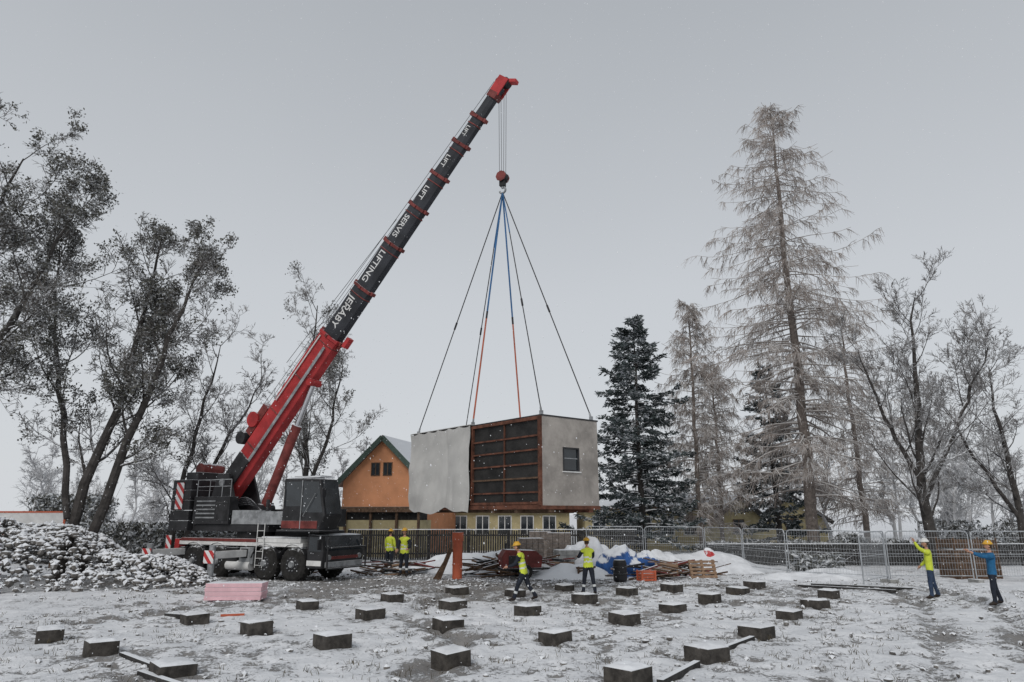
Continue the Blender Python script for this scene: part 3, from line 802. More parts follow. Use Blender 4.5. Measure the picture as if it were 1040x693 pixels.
secs = [(-.9,8.4,1.08,.82,'red_paint'),(8.4,11.1,.90,.68,'boom_black'),(11.1,13.5,.84,.63,'boom_black'),(13.5,15.5,.77,.58,'boom_black'),(15.5,17.2,.70,.52,'boom_black'),(17.2,18.9,.62,.47,'boom_black'),(18.9,20.3,.54,.42,'boom_black'),(20.3,21.9,.46,.37,'boom_black')]
mb = MB()
for s0,s1,h,wd,key in secs: oct_section(mb, s0-.05, s1, h, wd, key)
mb.obj('boom_sections', cr, bevel=.02)
mb = MB()
for s0,s1,h,wd,key in secs[:-1]:
    oct_section(mb, s1-.10, s1+.04, h+.09, wd+.09, 'dark_red' if s1 > 9 else 'red_paint')
    oct_section(mb, s1-.42, s1-.37, h+.05, wd+.05, 'dark_red')
    p = P0+D*s1+NT*(h/2+.05); mb.box((-.1,-.2,-.02),(.1,.2,.16),'dark_red',Matrix.Translation(p) @ Matrix.Rotation(-EL,4,'Y'))
    p = P0+D*s1-NT*(h/2+.12); mb.box((-.08,-.12,-.05),(.08,.12,.10),'dark_red',Matrix.Translation(p) @ Matrix.Rotation(-EL,4,'Y'))
    for sy in (-1,1):
        p = P0+D*(s1-.03)+Vector((0,sy*(wd/2+.06),0)); mb.box((-.07,-.04,-.07),(.07,.04,.07),'dark_red',Matrix.Translation(p) @ Matrix.Rotation(-EL,4,'Y'))
mb.obj('boom_collars', cr, bevel=.01)
mb = MB()
Mb = Matrix.Translation(P0) @ Matrix.Rotation(-EL,4,'Y')
mb.box((2.3,-.4,.55),(3.9,.4,.95),'dark_red',Mb); mb.cyl(Mb@Vector((3.0,-.5,.9)),Mb@Vector((3.0,.5,.9)),.36,.36,20,'red_paint')
mb.cyl(Mb@Vector((1.9,-.45,.95)),Mb@Vector((1.9,.45,.95)),.3,.3,20,'steel_dark')
mb.box((4.6,-.28,.55),(7.7,.28,.66),'red_paint',Mb); mb.box((1.0,-.46,-.35),(7.9,-.42,-.2),'grey_steel',Mb)
mb.cyl(Mb@Vector((4.5,-.48,.35)),Mb@Vector((8.2,-.47,.30)),.035,.035,8,'white_paint')
mb.box((-.6,-.52,-.35),(1.5,-.42,.42),'black_paint',Mb)
for s in (2.0,4.0,6.0): mb.box((s,-.43,-.15),(s+.08,-.412,.46),'dark_red',Mb)
mb.beam(Mb@Vector((8.1,0,-.55)),Mb@Vector((8.7,0,-.9)),.1,.1,'dark_red'); mb.box((8.4,-.15,-1.0),(8.9,.15,-.8),'red_paint',Mb)
mb.obj('boom_base_gear', cr, bevel=.01)
mb = MB()
cb = Vector((.15,0,2.9)); ct = P0+D*6.2-NT*.56
mb.cyl(cb, cb.lerp(ct,.66), .22,.22,20,'dark_red'); mb.cyl(cb.lerp(ct,.62), ct, .12,.12,16,'chrome'); mb.cyl(ct+Vector((0,-.35,0)),ct+Vector((0,.35,0)),.17,.17,14,'red_paint')
mb.cyl(cb+Vector((0,-.45,0)),cb+Vector((0,.45,0)),.24,.24,14,'steel_dark'); mb.box((-.15,-.5,2.26),(.5,.48,2.75),'steel_dark')
mb.obj('luffing_cylinder', cr)
mb = MB()
for sy in (-1,1): mb.box((21.5,sy*.2-.025,-.30),(22.35,sy*.2+.025,.26),'red_paint',Mb)
mb.cyl(Mb@Vector((22.2,-.17,-.15)),Mb@Vector((22.2,.17,-.15)),.2,.2,20,'steel_dark'); mb.cyl(Mb@Vector((22.1,-.17,.17)),Mb@Vector((22.1,.17,.17)),.17,.17,20,'dark_red')
mb.box((21.4,-.22,.2),(22.2,.22,.27),'red_paint',Mb); mb.box((21.3,-.24,-.26),(21.6,.24,.25),'dark_red',Mb)
mb.beam(Mb@Vector((22.2,0,.0)),Mb@Vector((22.45,0,-.62)),.3,.16,'red_paint')
mb.obj('boom_head', cr, bevel=.015)
inv = (Matrix.Translation((-11.39,31.99,0)) @ Matrix.Rotation(CA,4,'Z')).inverted()
hk = inv @ Vector((-.40,26.5,16.5)); top = Mb@Vector((22.4,0,-.45))
mb = MB()
for dx, dy in ((-.11,-.10),(.11,-.10),(-.11,.10),(.11,.10)):
    mb.cyl((hk.x+dx*1.2,top.y+dy,top.z),(hk.x+dx*.9,hk.y+dy,hk.z+.2),.010,.010,5,'rope')
for yy in (-.1,.1): mb.cyl(Mb@Vector((3.1,yy,1.22)),Mb@Vector((22.0,yy,.40)),.011,.011,5,'rope')
mb.cyl(Mb@Vector((6.0,-.2,1.35)),Mb@Vector((14.5,-.2,.6)),.012,.012,5,'rope')
mb.obj('hoist_ropes', cr)
mb = MB()
mb.cyl((hk.x,hk.y-.16,hk.z+.12),(hk.x,hk.y+.16,hk.z+.12),.21,.21,20,'steel_dark')
for sy in (-.19,.16): mb.cyl((hk.x,hk.y+sy,hk.z+.1),(hk.x,hk.y+sy+.03,hk.z+.1),.24,.24,8,'dark_red',False)
mb.box((hk.x-.11,hk.y-.11,hk.z-.32),(hk.x+.11,hk.y+.11,hk.z-.08),'steel_dark')
pr = None
for k in range(12):
    t = -1.3+k*.40; p = Vector((hk.x+.14*math.cos(-t+.2)*1., hk.y, hk.z-.5+.14*math.sin(-t+.2)))
    if pr: mb.cyl(pr,p,.045,.045,8,'grey_steel')
    pr = p
mb.cyl((hk.x,hk.y,hk.z-.3),(hk.x,hk.y,hk.z-.42),.05,.05,10,'grey_steel')
mb.obj('hook_block', cr, bevel=.005)
def boom_text(txt, sc, size, wd, name):
    cu = bpy.data.curves.new('lettering', 'FONT'); cu.body = txt; cu.size = size; cu.align_x = 'CENTER'; cu.align_y = 'CENTER'; cu.extrude = .004; cu.offset = .008*size
    o = bpy.data.objects.new('tmp', cu); scene.collection.objects.link(o)
    dg = bpy.context.evaluated_depsgraph_get(); me = bpy.data.meshes.new_from_object(o.evaluated_get(dg)); bpy.data.objects.remove(o)
    me.materials.clear(); me.materials.append(M['white_paint'])
    xa = -D; za = Vector((0,-1,0)); ya = za.cross(xa)
    mt = Matrix((xa, ya, za)).transposed().to_4x4(); mt.translation = P0+D*sc+Vector((0,-wd/2-.006,0))+NT*.10
    me.transform(mt); link(name, me, parent=cr)
boom_text('JEŘÁBY', 9.7, .52, .68, 'lettering_1'); boom_text('LIFTING', 12.2, .47, .63, 'lettering_2'); boom_text('SERVIS', 14.4, .41, .58, 'lettering_3')
boom_text('LIFT', 16.2, .38, .52, 'lettering_4'); boom_text('LIFT', 17.9, .34, .47, 'lettering_5'); boom_text('LIFT', 19.5, .29, .42, 'lettering_6')

# ------------------------------------------------------------------ houses
def gable_house(name, loc, rz, w2, L, eave, apexz, wall, roof, trim, wins):
    e = empty(name, loc, rz)
    mb = MB(); mb.prism([(-w2,0),(w2,0),(w2,eave),(0,apexz),(-w2,eave)],0,L,wall); mb.obj('walls', e)
    mb = MB(); ov = .45; sl_ = (apexz-eave)/w2
    for s in (-1,1):
        a_ = [(0,apexz+.05),(s*(w2+ov),eave-ov*sl_+.05),(s*(w2+ov),eave-ov*sl_+.22),(0,apexz+.22)]
        if s > 0: a_ = a_[::-1]
        mb.prism(a_, -ov, L+ov, roof)
    mb.obj('roof', e)
    mb = MB()
    for s in (-1,1):
        mb.beam((0,-ov-.03,apexz+.06),(s*(w2+ov+.02),-ov-.03,eave-ov*sl_+.06),.05,.34,trim)
    mb.obj('fascia', e)
    mb = MB()
    for (x0,z0,x1,z1) in wins:
        mb.box((x0,-.03,z0),(x1,.02,z1),'glass')
        for q in ((x0-.06,z0-.06,x0,z1+.06),(x1,z0-.06,x1+.06,z1+.06),(x0,z0-.06,x1,z0),(x0,z1,x1,z1+.06),((x0+x1)/2-.025,z0,(x0+x1)/2+.025,z1)):
            mb.box((q[0],-.05,q[1]),(q[2],.0,q[3]),'wood')
    mb.obj('windows', e)
    return e
oh = gable_house('orange_house', (-8.9,48,0), R(-14), 3.0, 12, 4.9, 7.8, 'orange_wall','roof_snow','green_trim',[(-.85,5.3,-.3,6.1),(.05,5.3,.6,6.1)])
mb = MB()
mb.box((-3.2,-2.2,0),(3.6,-.0,2.3),'yellow_wall'); mb.obj('annex_walls', oh)
mb = MB(); mb.prism([(-3.5,3.0),(3.9,3.0),(3.9,3.14),(-3.5,3.14)],-2.6,-.1,'roof_snow'); mb.box((-3.5,-2.66,2.8),(3.9,-2.602,3.12),'wood'); mb.box((-3.0,-2.1,2.302),(3.4,-.2,2.98),'fence_wood')
for x0 in (-3.3,-1.5,.3,2.1,3.6): mb.box((x0,-2.5,0),(x0+.14,-2.36,2.8),'wood')
mb.obj('annex_roof', oh)
def low_building(name, x0, x1, y, h, wall):
    e = empty(name, (0,0,0)); mb = MB(); mb.box((x0,y,0),(x1,y+7,h),wall); mb.obj('walls', e)
    mb = MB(); mb.add([(x0-.4,y-.5,h+.003),(x1+.4,y-.5,h+.003),(x1+.4,y+3.5,h+1.0),(x0-.4,y+3.5,h+1.0),(x1+.4,y+7.5,h+.003),(x0-.4,y+7.5,h+.003)],[(0,1,2,3),(3,2,4,5)],'roof_snow'); mb.box((x0-.4,y-.54,h-.18),(x1+.4,y-.502,h+.04),'wood'); mb.obj('roof', e)
    mb = MB(); n = int((x1-x0)/1.7)
    for i in range(n):
        xx = x0+.6+i*1.7
        mb.box((xx,y-.02,1.2),(xx+.9,y+.02,2.5),'glass')
        for q in ((xx-.07,1.13,xx,2.57),(xx+.9,1.13,xx+.97,2.57),(xx,1.13,xx+.9,1.2),(xx,2.5,xx+.9,2.57),(xx+.42,1.2,xx+.48,2.5)): mb.box((q[0],y-.05,q[1]),(q[2],y+.01,q[3]),'white_paint')
    mb.obj('windows', e)
low_building('yellow_building', 5.5, 15.2, 53, 3.2, 'yellow_wall')
low_building('yellow_building', -5.0, 4.4, 54, 3.1, 'yellow_wall')
gable_house('cottage', (18.6,58,0), R(20), 2.4, 6, 2.3, 4.0, 'yellow_wall','roof_snow','fence_wood',[(-.5,1.2,.5,2.2)])
gable_house('cottage', (24.6,62,0), R(-15), 2.8, 7, 2.2, 4.2, 'yellow_wall','roof_snow','fence_wood',[(-.5,1.2,.5,2.2)])

# ------------------------------------------------------------------ fences
def board_fence(x0, x1, y0, y1, h, seed):
    e = empty('wooden_fence'); mb = MB(); rr = random.Random(seed)
    L = math.hypot(x1-x0, y1-y0); n = int(L/.14); d = Vector((x1-x0,y1-y0,0))/L
    for i in range(n):
        p = Vector((x0,y0,0))+d*(i*.14); hh = h+rr.uniform(-.02,.02)
        mb.beam(p+Vector((0,0,.05)), p+Vector((0,0,hh)), .022,.11,'fence_wood',up=d)
    for z in (.4,h-.3): mb.beam(Vector((x0,y0+.06,z)),Vector((x1,y1+.06,z)),.05,.09,'fence_wood')
    for i in range(int(L/2.4)+1):
        p = Vector((x0,y0+.1,0))+d*(i*2.4); mb.beam(p,p+Vector((0,0,h+.08)),.09,.09,'fence_wood')
    mb.beam(Vector((x0,y0,h+.04)),Vector((x1,y1,h+.04)),.07,.04,'snow')
    mb.obj('boards', e)
board_fence(-9.8, 7.5, 42.5, 42.5, 1.75, 1)
board_fence(-30, -12.5, 41.5, 42.5, 1.7, 2)
board_fence(10.5, 28, 38.2, 38.2, 1.1, 3)

def site_fence(pts):
    for (x0,y0),(x1,y1) in zip(pts[:-1], pts[1:]):
        d = Vector((x1-x0,y1-y0,0)); L = d.length; d.normalize(); p = Vector((x0,y0,0))
        e = empty('construction_fence_panel'); polys = []
        a0, a1 = .06, L-.06
        rr = random.Random(int(x0*31)); tz = rr.uniform(-.02,.02)
        H = 2.0; Q = lambda s, z: p+d*s+Vector((0,0,z+tz*s/L))
        c = .14
        outline = [Q(a0,.12),Q(a0,H-c),Q(a0+c*.3,H-c*.3),Q(a0+c,H),Q(a1-c,H),Q(a1-c*.3,H-c*.3),Q(a1,H-c),Q(a1,.12)]
        for u, v in zip(outline[:-1], outline[1:]): polys.append(([u,v],[.024,.024],6,0))
        polys.append(([Q(a0,.25),Q(a1,.25)],[.018,.018],6,0)); polys.append(([Q(a0,1.1),Q(a1,1.1)],[.010,.010],5,0))
        n = int(L/.11)
        for i in range(1,n): s = a0+(a1-a0)*i/n; polys.append(([Q(s,.25),Q(s,H)],[.005,.005],3,0))
        for k in range(1,7): polys.append(([Q(a0,.25+k*.25),Q(a1,.25+k*.25)],[.005,.005],3,0))
        V, F, mi = tube_arrays(polys); link('panel', fast_mesh('panel', V, F, [M['galv']]), parent=e)
        mb = MB(); mt = Matrix.Translation(p+d*.0) @ Matrix.Rotation(math.atan2(d.y,d.x),4,'Z')
        mb.box((-.11,-.33,-.05),(.11,.33,.13),'concrete_grey',mt); mb.obj('foot', e, bevel=.02)
site_fence([(4.2,40.6),(7.4,39.8),(10.4,38.4),(11.3,34.9),(12.2,31.7),(15.4,29.4),(18.8,29.2),(22.2,29.4),(25.6,29.6),(29,29.4)])
site_fence([(15.4,29.4),(13.2,27.1)])

# ------------------------------------------------------------------ site clutter
e = empty('pink_insulation_stack', (-8.95,23.5,0), R(3)); mb = MB()
for k in range(4): mb.box((-.9+.02*(k%2),-.35,.02+k*.13),(.88+.02*(k%2),.35,.145+k*.13),'pink')
mb.obj('foam_boards', e, bevel=.01)
e = empty('orange_drainage_pipe', (-2.35,30.8,0)); mb = MB()
n = 28
mb.cyl((0,0,0),(0,0,1.75),.21,.21,n,'orange_pvc'); mb.cyl((0,0,1.55),(0,0,1.92),.245,.245,n,'orange_pvc'); mb.cyl((0,0,1.921),(0,0,1.925),.2,.2,n,'black_plastic'); mb.cyl((0,0,.55),(0,0,.62),.225,.225,n,'orange_pvc')
mb.obj('pipe', e)
e = empty('leaning_plank'); mb = MB(); mb.beam((-3.1,30.3,0),(-2.62,30.6,1.25),.06,.18,'wood'); mb.beam((-3.3,30.6,0),(-2.7,30.8,1.0),.05,.12,'wood'); mb.obj('plank', e)

def block_pallet(x, y, rz, nx_, nz_, key='brick'):
    e = empty('block_pallet', (x,y,0), rz); mb = MB()
    for yy in (-.5,-.05,.4): mb.box((-.6,yy,.0),(.6,yy+.1,.1),'wood_light')
    for i in range(7): mb.box((-.58+i*.175,-.5,.1),(-.46+i*.175,.5,.125),'wood_light')
    for k in range(nz_):
        for i in range(nx_):
            for j in range(3):
                dx = 1.16/nx_; mb.box((-.58+i*dx+.006,-.48+j*.32+.006,.128+k*.24),(-.58+(i+1)*dx-.006,-.48+(j+1)*.32-.006,.128+k*.24+.23),key)
    mb.obj('blocks', e, bevel=.006)
block_pallet(.9,34.5,R(10),4,6); block_pallet(2.3,34.8,R(-6),4,7); block_pallet(2.6,33.2,R(12),3,4,'concrete_grey'); block_pallet(1.5,38.0,0,4,7)

e = empty('compressor_trailer', (.35,31.2,0), R(12)); mb = MB()
mb.prism([(-.85,.45),(.85,.45),(.9,.9),(.6,1.15),(-.7,1.2),(-.9,.9)],-.45,.45,'dark_red'); mb.box((-.9,-.5,.36),(.9,.5,.445),'steel_dark')
mb.box((-.6,-.47,.55),(.1,-.452,.95),'steel_dark')
for sy in (-1,1): mb.cyl((.1,sy*.52,.3),(.1,sy*.68,.3),.3,.3,20,'rubber'); mb.cyl((.1,sy*.68,.3),(.1,sy*.7,.3),.15,.15,12,'grey_steel')
mb.beam((.9,0,.4),(1.9,0,.35),.08,.08,'steel_dark'); mb.cyl((1.7,0,0),(1.7,0,.5),.03,.03,8,'steel_dark'); mb.cyl((-.6,.2,1.15),(-.6,.2,1.45),.035,.035,8,'steel_dark')
mb.obj('body', e, bevel=.03)
for ti, (tx, ty, sc_) in enumerate(((-.9,32.0,1.),(.6,32.6,1.),(5.6,31.0,.7),(-5.5,33.0,.8),(7.6,32.4,.8))):
    e = empty('timber_pile', (tx,ty,0)); mb = MB(); rr = random.Random(3+ti)
    for i in range(34):
        a_ = rr.uniform(-.5,.5); L = rr.uniform(.8,2.2)*sc_; c = Vector((rr.uniform(-1.2,1.6),rr.uniform(-.6,.6),rr.uniform(.05,.75)*sc_))
        dd = Vector((math.cos(a_),math.sin(a_),rr.uniform(-.25,.25)))*L/2
        mb.beam(c-dd,c+dd,rr.uniform(.06,.16),rr.uniform(.03,.09),rr.choice(('wood','wood','wood_light','dark_red','steel_dark')))
    mb.obj('boards', e)
def lump(name, c, r, key, seed, capkey=None):
    def fn(v):
        q = v*1.0; n_ = noise.noise(Vector((v.x*1.8+seed, v.y*1.8, v.z*1.8))); n2_ = noise.noise(Vector((v.x*5+seed, v.y*5, v.z*5)))
        q *= 1+.28*n_+.10*n2_; q.z = max(q.z, -.02); return q
    e = empty(name, c); mb = MB(); mb.ell((0,0,0), r, key, 36, 24, fn=fn); mb.obj('cover', e); return e
lump('blue_tarpaulin_heap', (4.7,31.6,0), (1.15,.7,1.25), 'blue_tarp', 3)
lump('blue_tarpaulin_heap', (6.2,33.0,0), (.8,.6,1.0), 'blue_tarp', 13)
lump('snowy_material_heap', (3.6,33.6,0), (1.5,1.0,1.45), 'snow', 5)
lump('snowy_material_heap', (6.9,34.6,0), (1.5,.9,.9), 'snow', 7)
lump('red_tarpaulin_heap', (9.7,35.0,.35), (.42,.35,.75), 'red_plastic', 9)
e = empty('plastic_barrel', (4.45,29.6,0)); mb = MB()
mb.cyl((0,0,0),(0,0,.1),.25,.28,20,'black_plastic'); mb.cyl((0,0,.1),(0,0,.75),.28,.28,20,'black_plastic'); mb.cyl((0,0,.75),(0,0,.85),.28,.24,20,'black_plastic')
for z in (.28,.55): mb.cyl((0,0,z),(0,0,z+.04),.295,.295,20,'black_plastic')
mb.obj('drum', e)
def crate(name, x, y, rz, s, key):
    e = empty(name, (x,y,0), rz); mb = MB()
    n = 4; hh = s[2]/n
    for k in range(n):
        z = k*hh
        mb.box((-s[0]/2,-s[1]/2,z),(s[0]/2,-s[1]/2+.03,z+hh*.78),key); mb.box((-s[0]/2,s[1]/2-.03,z),(s[0]/2,s[1]/2,z+hh*.78),key)
        mb.box((-s[0]/2,-s[1]/2+.032,z),(-s[0]/2+.03,s[1]/2-.032,z+hh*.78),key); mb.box((s[0]/2-.03,-s[1]/2+.032,z),(s[0]/2,s[1]/2-.032,z+hh*.78),key)
    for a_ in (-1,1):
        for b_ in (-1,1): mb.box((a_*s[0]/2-.04,b_*(s[1]/2+.02)-.02,0),(a_*s[0]/2+.04,b_*(s[1]/2+.02)+.018,s[2]),key)
    mb.box((-s[0]/2+.04,-s[1]/2+.04,0),(s[0]/2-.04,s[1]/2-.04,s[2]*.7),'wood')
    mb.obj('slats', e)
crate('orange_crate', 5.6,30.0,.3,(.6,.4,.42),'orange_pvc'); crate('wooden_crate', 6.8,31.6,-.2,(.9,.6,.6),'wood_light'); crate('wooden_crate', 3.1,31.3,.4,(.8,.6,.5),'wood')
crate('wooden_crate', 19.9,31.2,.05,(1.9,1.1,1.7),'wood'); crate('wooden_crate', -.2,33.4,.1,(1.0,.8,.9),'wood')
e = empty('wooden_pallet', (8.3,31.0,0), .15); mb = MB(); mt = Matrix.Rotation(R(-18),4,'X')
for k in range(5): mb.box((-.6,-.01,.02+k*.16),(.6,.012,.12+k*.16),'wood_light',mt)
for x0 in (-.58,-.05,.48): mb.box((x0,.014,0),(x0+.1,.11,.80),'wood_light',mt)
mb.obj('slats', e)
e = empty('site_sign_board', (-24.6,36,0), R(8)); mb = MB()
mb.box((-1.6,-.02,1.75),(1.6,.02,2.75),'white_paint')
for q in ((-1.68,1.67,1.68,1.75),(-1.68,2.75,1.68,2.83),(-1.68,1.75,-1.6,2.75),(1.6,1.75,1.68,2.75)): mb.box((q[0],-.04,q[1]),(q[2],.04,q[3]),'orange_pvc')
for x0 in (-1.3,1.2): mb.box((x0,.041,0),(x0+.1,.12,2.7),'wood')
mb.obj('board', e)
e = empty('cable_drum', (6.0,33.0,0), .5); mb = MB()
for y_ in (-.3,.26): mb.cyl((0,y_,.4),(0,y_+.04,.4),.4,.4,24,'wood')
mb.cyl((0,-.26,.4),(0,.26,.4),.22,.22,20,'black_plastic'); mb.obj('drum', e)

# ------------------------------------------------------------------ people
def person(loc, heading, pose, jacket='hivis', sleeve='hivis', pants='navy', helmet='helmet_y', height=1.78, lean=0., bands=True, turn=0.):
    root = empty('construction_worker', (loc[0],loc[1],0.0), R(heading)); root.scale = (height/1.80,)*3
    def dv(p, a, s): p, a = R(p), R(a); return Vector((s*math.sin(a), math.sin(p)*math.cos(a), -math.cos(p)*math.cos(a)))
    J = {}; E = []; rad = {}
    def j(n, v, r, par=None, key=None): J[n] = Vector(v); rad[n] = r; (E.append((par,n,key)) if par else None)
    ln = R(lean); T = lambda z, y=0, x=0: Vector((x, y*math.cos(ln)+z*math.sin(ln), z*math.cos(ln)-y*math.sin(ln)))
    pel = Vector((0,0,.95))
    j('pel', pel, (.165,.125)); j('waist', pel+T(.17), (.15,.115),'pel',jacket); j('chest', pel+T(.38,.0), (.185,.135),'waist',jacket); j('up', pel+T(.50), (.12,.10),'chest',jacket)
    j('neck', pel+T(.58,.01), (.062,.062),'up','skin'); j('hb', pel+T(.66,.02), (.06,.06),'neck','skin')
    for s, nm in ((-1,'L'),(1,'R')):
        ap, aa, eb, ea = pose['arm'+nm]; tp_, ta, kb = pose['leg'+nm]
        sh = pel+T(.475,0,s*.195); j('sh'+nm, sh, (.085,.085),'up',jacket)
        el = sh+dv(ap,aa,s)*.29; j('el'+nm, el, (.062,.062),'sh'+nm,sleeve)
        wr = el+dv(ap+eb,ea,s)*.25; j('wr'+nm, wr, (.042,.042),'el'+nm,sleeve)
        hp = pel+Vector((s*.095,0,-.07)); j('hp'+nm, hp, (.115,.115),'pel',pants)
        kn = hp+dv(tp_,ta,s)*.42; j('kn'+nm, kn, (.078,.078),'hp'+nm,pants)
        an = kn+dv(tp_-kb,ta,s)*.41; j('an'+nm, an, (.056,.056),'kn'+nm,pants)
        f = dv(tp_-kb,0,s); tilt = max(0, -f.y)*.5
        j('he'+nm, an+Vector((0,-.03,-.055)), (.045,.045),'an'+nm,'boot')
        j('to'+nm, an+Vector((s*.02,.19,-.06-tilt*.12)), (.042,.035),'an'+nm,'boot')
    mn = min(J[k].z for k in J if k[:2] in ('he','to')); dz = -(mn-.03)
    for k in J: J[k].z += dz
    names = list(J); idx_ = {n: i for i, n in enumerate(names)}
    me = bpy.data.meshes.new('sk'); me.from_pydata([J[n][:] for n in names], [(idx_[a],idx_[b]) for a,b,_ in E], [])
    o = bpy.data.objects.new('tmp', me); scene.collection.objects.link(o)
    o.modifiers.new('s','SKIN'); sm = o.modifiers.new('d','SUBSURF'); sm.levels = 2; sm.render_levels = 2
    for n in names: sv = me.skin_vertices[0].data[idx_[n]]; sv.radius = rad[n]; sv.use_root = (n == 'pel')
    dg = bpy.context.evaluated_depsgraph_get(); bm_ = bpy.data.meshes.new_from_object(o.evaluated_get(dg)); bpy.data.objects.remove(o)
    keys = [jacket, sleeve, pants, 'boot', 'skin', 'reflect']; bm_.materials.clear()
    for k in keys: bm_.materials.append(M[k])
    segs = [(J[a],J[b],k,a,b) for a,b,k in E]
    for pgn in bm_.polygons:
        c = pgn.center; best = 1e9; kk = jacket; bb_ = None
        for a_, b_, k, na, nb in segs:
            ab = b_-a_; t = max(0,min(1,(c-a_).dot(ab)/ab.length_squared)); dd = (c-(a_+ab*t)).length-.5*(rad[na][0]*(1-t)+rad[nb][0]*t)
            if dd < best: best = dd; kk = k; bb_ = (na, nb, t)
        if bands:
            if bb_[:2] == ('waist','chest') and .15 < bb_[2] < .38: kk = 'reflect'
            if bb_[:2] == ('pel','waist') and .45 < bb_[2] < .75: kk = 'reflect'
            if bb_[0][:2] == 'kn' and .45 < bb_[2] < .58: kk = 'reflect'
            if sleeve == 'hivis' and bb_[0][:2] == 'el' and .35 < bb_[2] < .55: kk = 'reflect'
        if bb_[0] == 'pel' and bb_[1][:2] == 'hp' and c.z > J['pel'].z-.08: kk = jacket
        pgn.material_index = keys.index(kk); pgn.use_smooth = True
    link('body', bm_, parent=root)
    hc = J['hb']+T(.11,.02); mt = Matrix.Rotation(R(turn),3,'Z') @ Matrix.Rotation(-ln*.5,3,'X')
    def hf(v):
        q = v.copy()
        if q.y > .04 and abs(q.x) < .022 and -.045 < q.z < .015: q.y += .022*(1-abs(q.x)/.022)
        if q.z < -.04: q.x *= .84; q.y *= .93
        return q
    mb = MB(); mb.ell(hc, (.078,.098,.118), 'skin', 24, 18, mtx=mt, fn=hf)
    for s in (-1,1):
        mb.ell(hc+mt@Vector((s*.032,.088,.008)),(.013,.008,.008),'white_paint',8,6); mb.ell(hc+mt@Vector((s*.032,.095,.008)),(.006,.005,.006),'hair',8,6)
        mb.ell(hc+mt@Vector((s*.080,-.005,-.01)),(.012,.022,.032),'skin',8,6)
    mb.ell(hc+mt@Vector((0,.090,-.052)),(.024,.008,.006),'dark_red',8,6)
    mb.obj('head', root)
    mb = MB(); mb.ell(hc+mt@Vector((0,-.018,.01)),(.084,.092,.105),'hair',18,12,mtx=mt,fn=lambda v: Vector((v.x,min(v.y,.02),max(v.z,-.07)))); mb.obj('hair', root)
    mb = MB()
    mb.ell(hc+mt@Vector((0,-.005,.055)),(.112,.135,.115),helmet,24,14,mtx=mt,fn=lambda v: Vector((v.x,v.y,max(v.z,0))))
    mb.ell(hc+mt@Vector((0,.03,.056)),(.122,.155,.014),helmet,24,6,mtx=mt); mb.ell(hc+mt@Vector((0,-.005,.165)),(.02,.10,.016),helmet,10,6,mtx=mt)
    mb.obj('helmet', root)
    polys = []
    for s, nm in ((-1,'L'),(1,'R')):
        wr = J['wr'+nm]; f = (wr-J['el'+nm]).normalized(); sd = f.cross(Vector((0,0,1)))
        if sd.length < .2: sd = f.cross(Vector((0,1,0)))
        sd.normalize(); nn = sd.cross(f)
        polys.append(([wr-f*.01, wr+f*.035, wr+f*.085, wr+f*.095],[.03,.042,.042,.02],8,0))
        for q, ln_ in ((-.032,.062),(-.011,.078),(.011,.072),(.030,.055)):
            b0 = wr+f*.075+sd*q; polys.append(([b0, b0+f*ln_*.5+nn*.006, b0+f*ln_*.85-nn*.012, b0+f*ln_-nn*.026],[.011,.0105,.009,.006],6,0))
        b0 = wr+f*.03-sd*.03; polys.append(([b0, b0+(f-sd).normalized()*.035, b0+(f-sd*.6).normalized()*.07],[.014,.012,.008],6,0))
    V, F, mi = tube_arrays(polys); link('hands', fast_mesh('hands', V, F, [M['skin']], smooth=True), parent=root)
    return root

stand = dict(armL=(8,8,12,6), armR=(5,8,15,6), legL=(4,4,4), legR=(-3,5,4))
person((.38,23.1), 78, dict(armL=(28,10,45,5), armR=(-22,10,25,6), legL=(26,3,10), legR=(-18,3,22)), sleeve='navy', lean=14)
person((2.66,25.0), 12, dict(armL=(40,14,50,-10), armR=(35,12,55,-8), legL=(7,6,5), legR=(-6,7,6)), sleeve='navy', lean=8, turn=10)
person((13.85,23.8), 62, dict(armL=(120,12,35,5), armR=(15,10,30,6), legL=(6,6,6), legR=(-8,7,8)), sleeve='hivis', pants='jeans', helmet='helmet_w', turn=15, bands=False)
person((14.75,22.1), 72, dict(armL=(88,8,25,-5), armR=(95,12,20,-5), legL=(10,6,10), legR=(-10,6,8)), jacket='blue_jacket', sleeve='blue_jacket', pants='navy', helmet='helmet_y', bands=False, lean=-4)
person((-4.83,32.0), 170, dict(armL=(10,14,60,-8), armR=(12,12,50,-8), legL=(4,4,4), legR=(-3,5,4)), sleeve='navy', turn=-20, height=1.95)
person((-6.0,35.0), -20, stand, sleeve='hivis', height=1.85)

# ------------------------------------------------------------------ falling snow
rs = np.random.RandomState(4); n = 34000
yy = 7+55*rs.uniform(0,1,n)**.75
P = np.stack([rs.uniform(-1,1,n)*(yy*.85+3), yy, rs.uniform(0,1,n)*(yy*.75+5)], -1)
o6 = np.array([(1,0,0),(0,1,0),(-1,0,0),(0,-1,0),(0,0,1.6),(.3,0,-1.6)], float)
V = P[:, None]+o6[None]*rs.uniform(.004,.0095,n)[:, None, None]
f8 = np.array([(0,1,4),(1,2,4),(2,3,4),(3,0,4),(1,0,5),(2,1,5),(3,2,5),(0,3,5)])
link('falling_snow', fast_mesh('falling_snow', V.reshape(-1,3), (f8[None]+(np.arange(n)*6)[:, None, None]).reshape(-1,3), [M['flake']]))

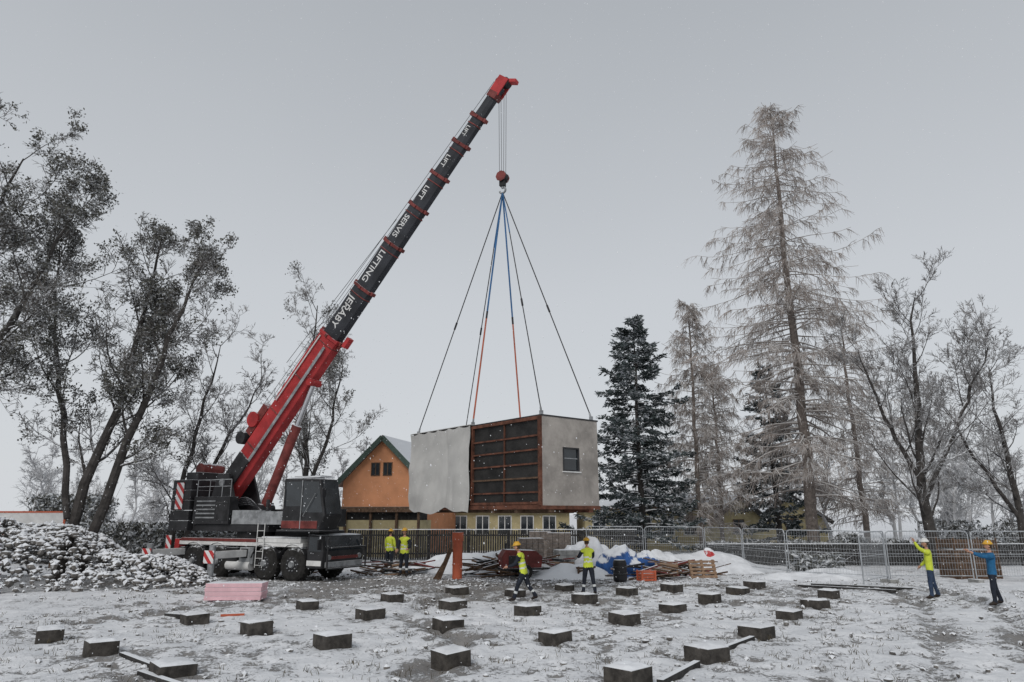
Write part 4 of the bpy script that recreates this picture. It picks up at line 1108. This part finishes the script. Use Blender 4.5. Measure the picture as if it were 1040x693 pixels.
# ------------------------------------------------------------------ world, sun, camera
wd_ = bpy.data.worlds.new('World'); scene.world = wd_; wd_.use_nodes = True
nt = wd_.node_tree; bg = nt.nodes['Background']
sky = nt.nodes.new('ShaderNodeTexSky'); sky.sky_type = 'NISHITA'; sky.sun_disc = False; sky.sun_elevation = R(38); sky.sun_rotation = R(200); sky.dust_density = 4
tc = nt.nodes.new('ShaderNodeTexCoord'); sep = nt.nodes.new('ShaderNodeSeparateXYZ'); nt.links.new(tc.outputs['Generated'], sep.inputs[0])
cn = noise_n(nt, 1.6, 4, .5, tc.outputs['Generated'])
zz = mathn(nt, 'ADD', sep.outputs[2], mathn(nt, 'MULTIPLY', mathn(nt, 'SUBTRACT', cn, .5), .14))
ramp = nt.nodes.new('ShaderNodeValToRGB'); nt.links.new(zz, ramp.inputs[0])
cr_ = ramp.color_ramp; cr_.elements[0].position = 0; cr_.elements[0].color = (.68,.705,.735,1)
cr_.elements[1].position = .8; cr_.elements[1].color = (.38,.405,.435,1)
el_ = cr_.elements.new(.32); el_.color = (.60,.625,.655,1)
sc = nt.nodes.new('ShaderNodeVectorMath'); sc.operation = 'SCALE'; nt.links.new(ramp.outputs[0], sc.inputs[0]); sc.inputs['Scale'].default_value = 10
col = mixc(nt, .93, sky.outputs[0], sc.outputs[0])
nt.links.new(col, bg.inputs['Color']); bg.inputs['Strength'].default_value = .1
sd = bpy.data.lights.new('sun', 'SUN'); sd.energy = 1.25; sd.angle = R(25); sd.color = (1,.97,.93)
so = bpy.data.objects.new('sun', sd); scene.collection.objects.link(so)
az = R(200)
dirv = Vector((math.sin(az)*math.cos(R(38)), math.cos(az)*math.cos(R(38)), math.sin(R(38))))
so.rotation_euler = dirv.to_track_quat('Z','Y').to_euler()
cam = bpy.data.cameras.new('camera'); co = bpy.data.objects.new('camera', cam); scene.collection.objects.link(co)
cam.lens = 24; cam.sensor_width = 36; cam.clip_end = 3000; co.location = (0,0,2.7); co.rotation_euler = (R(90+14.2),0,0)
scene.camera = co
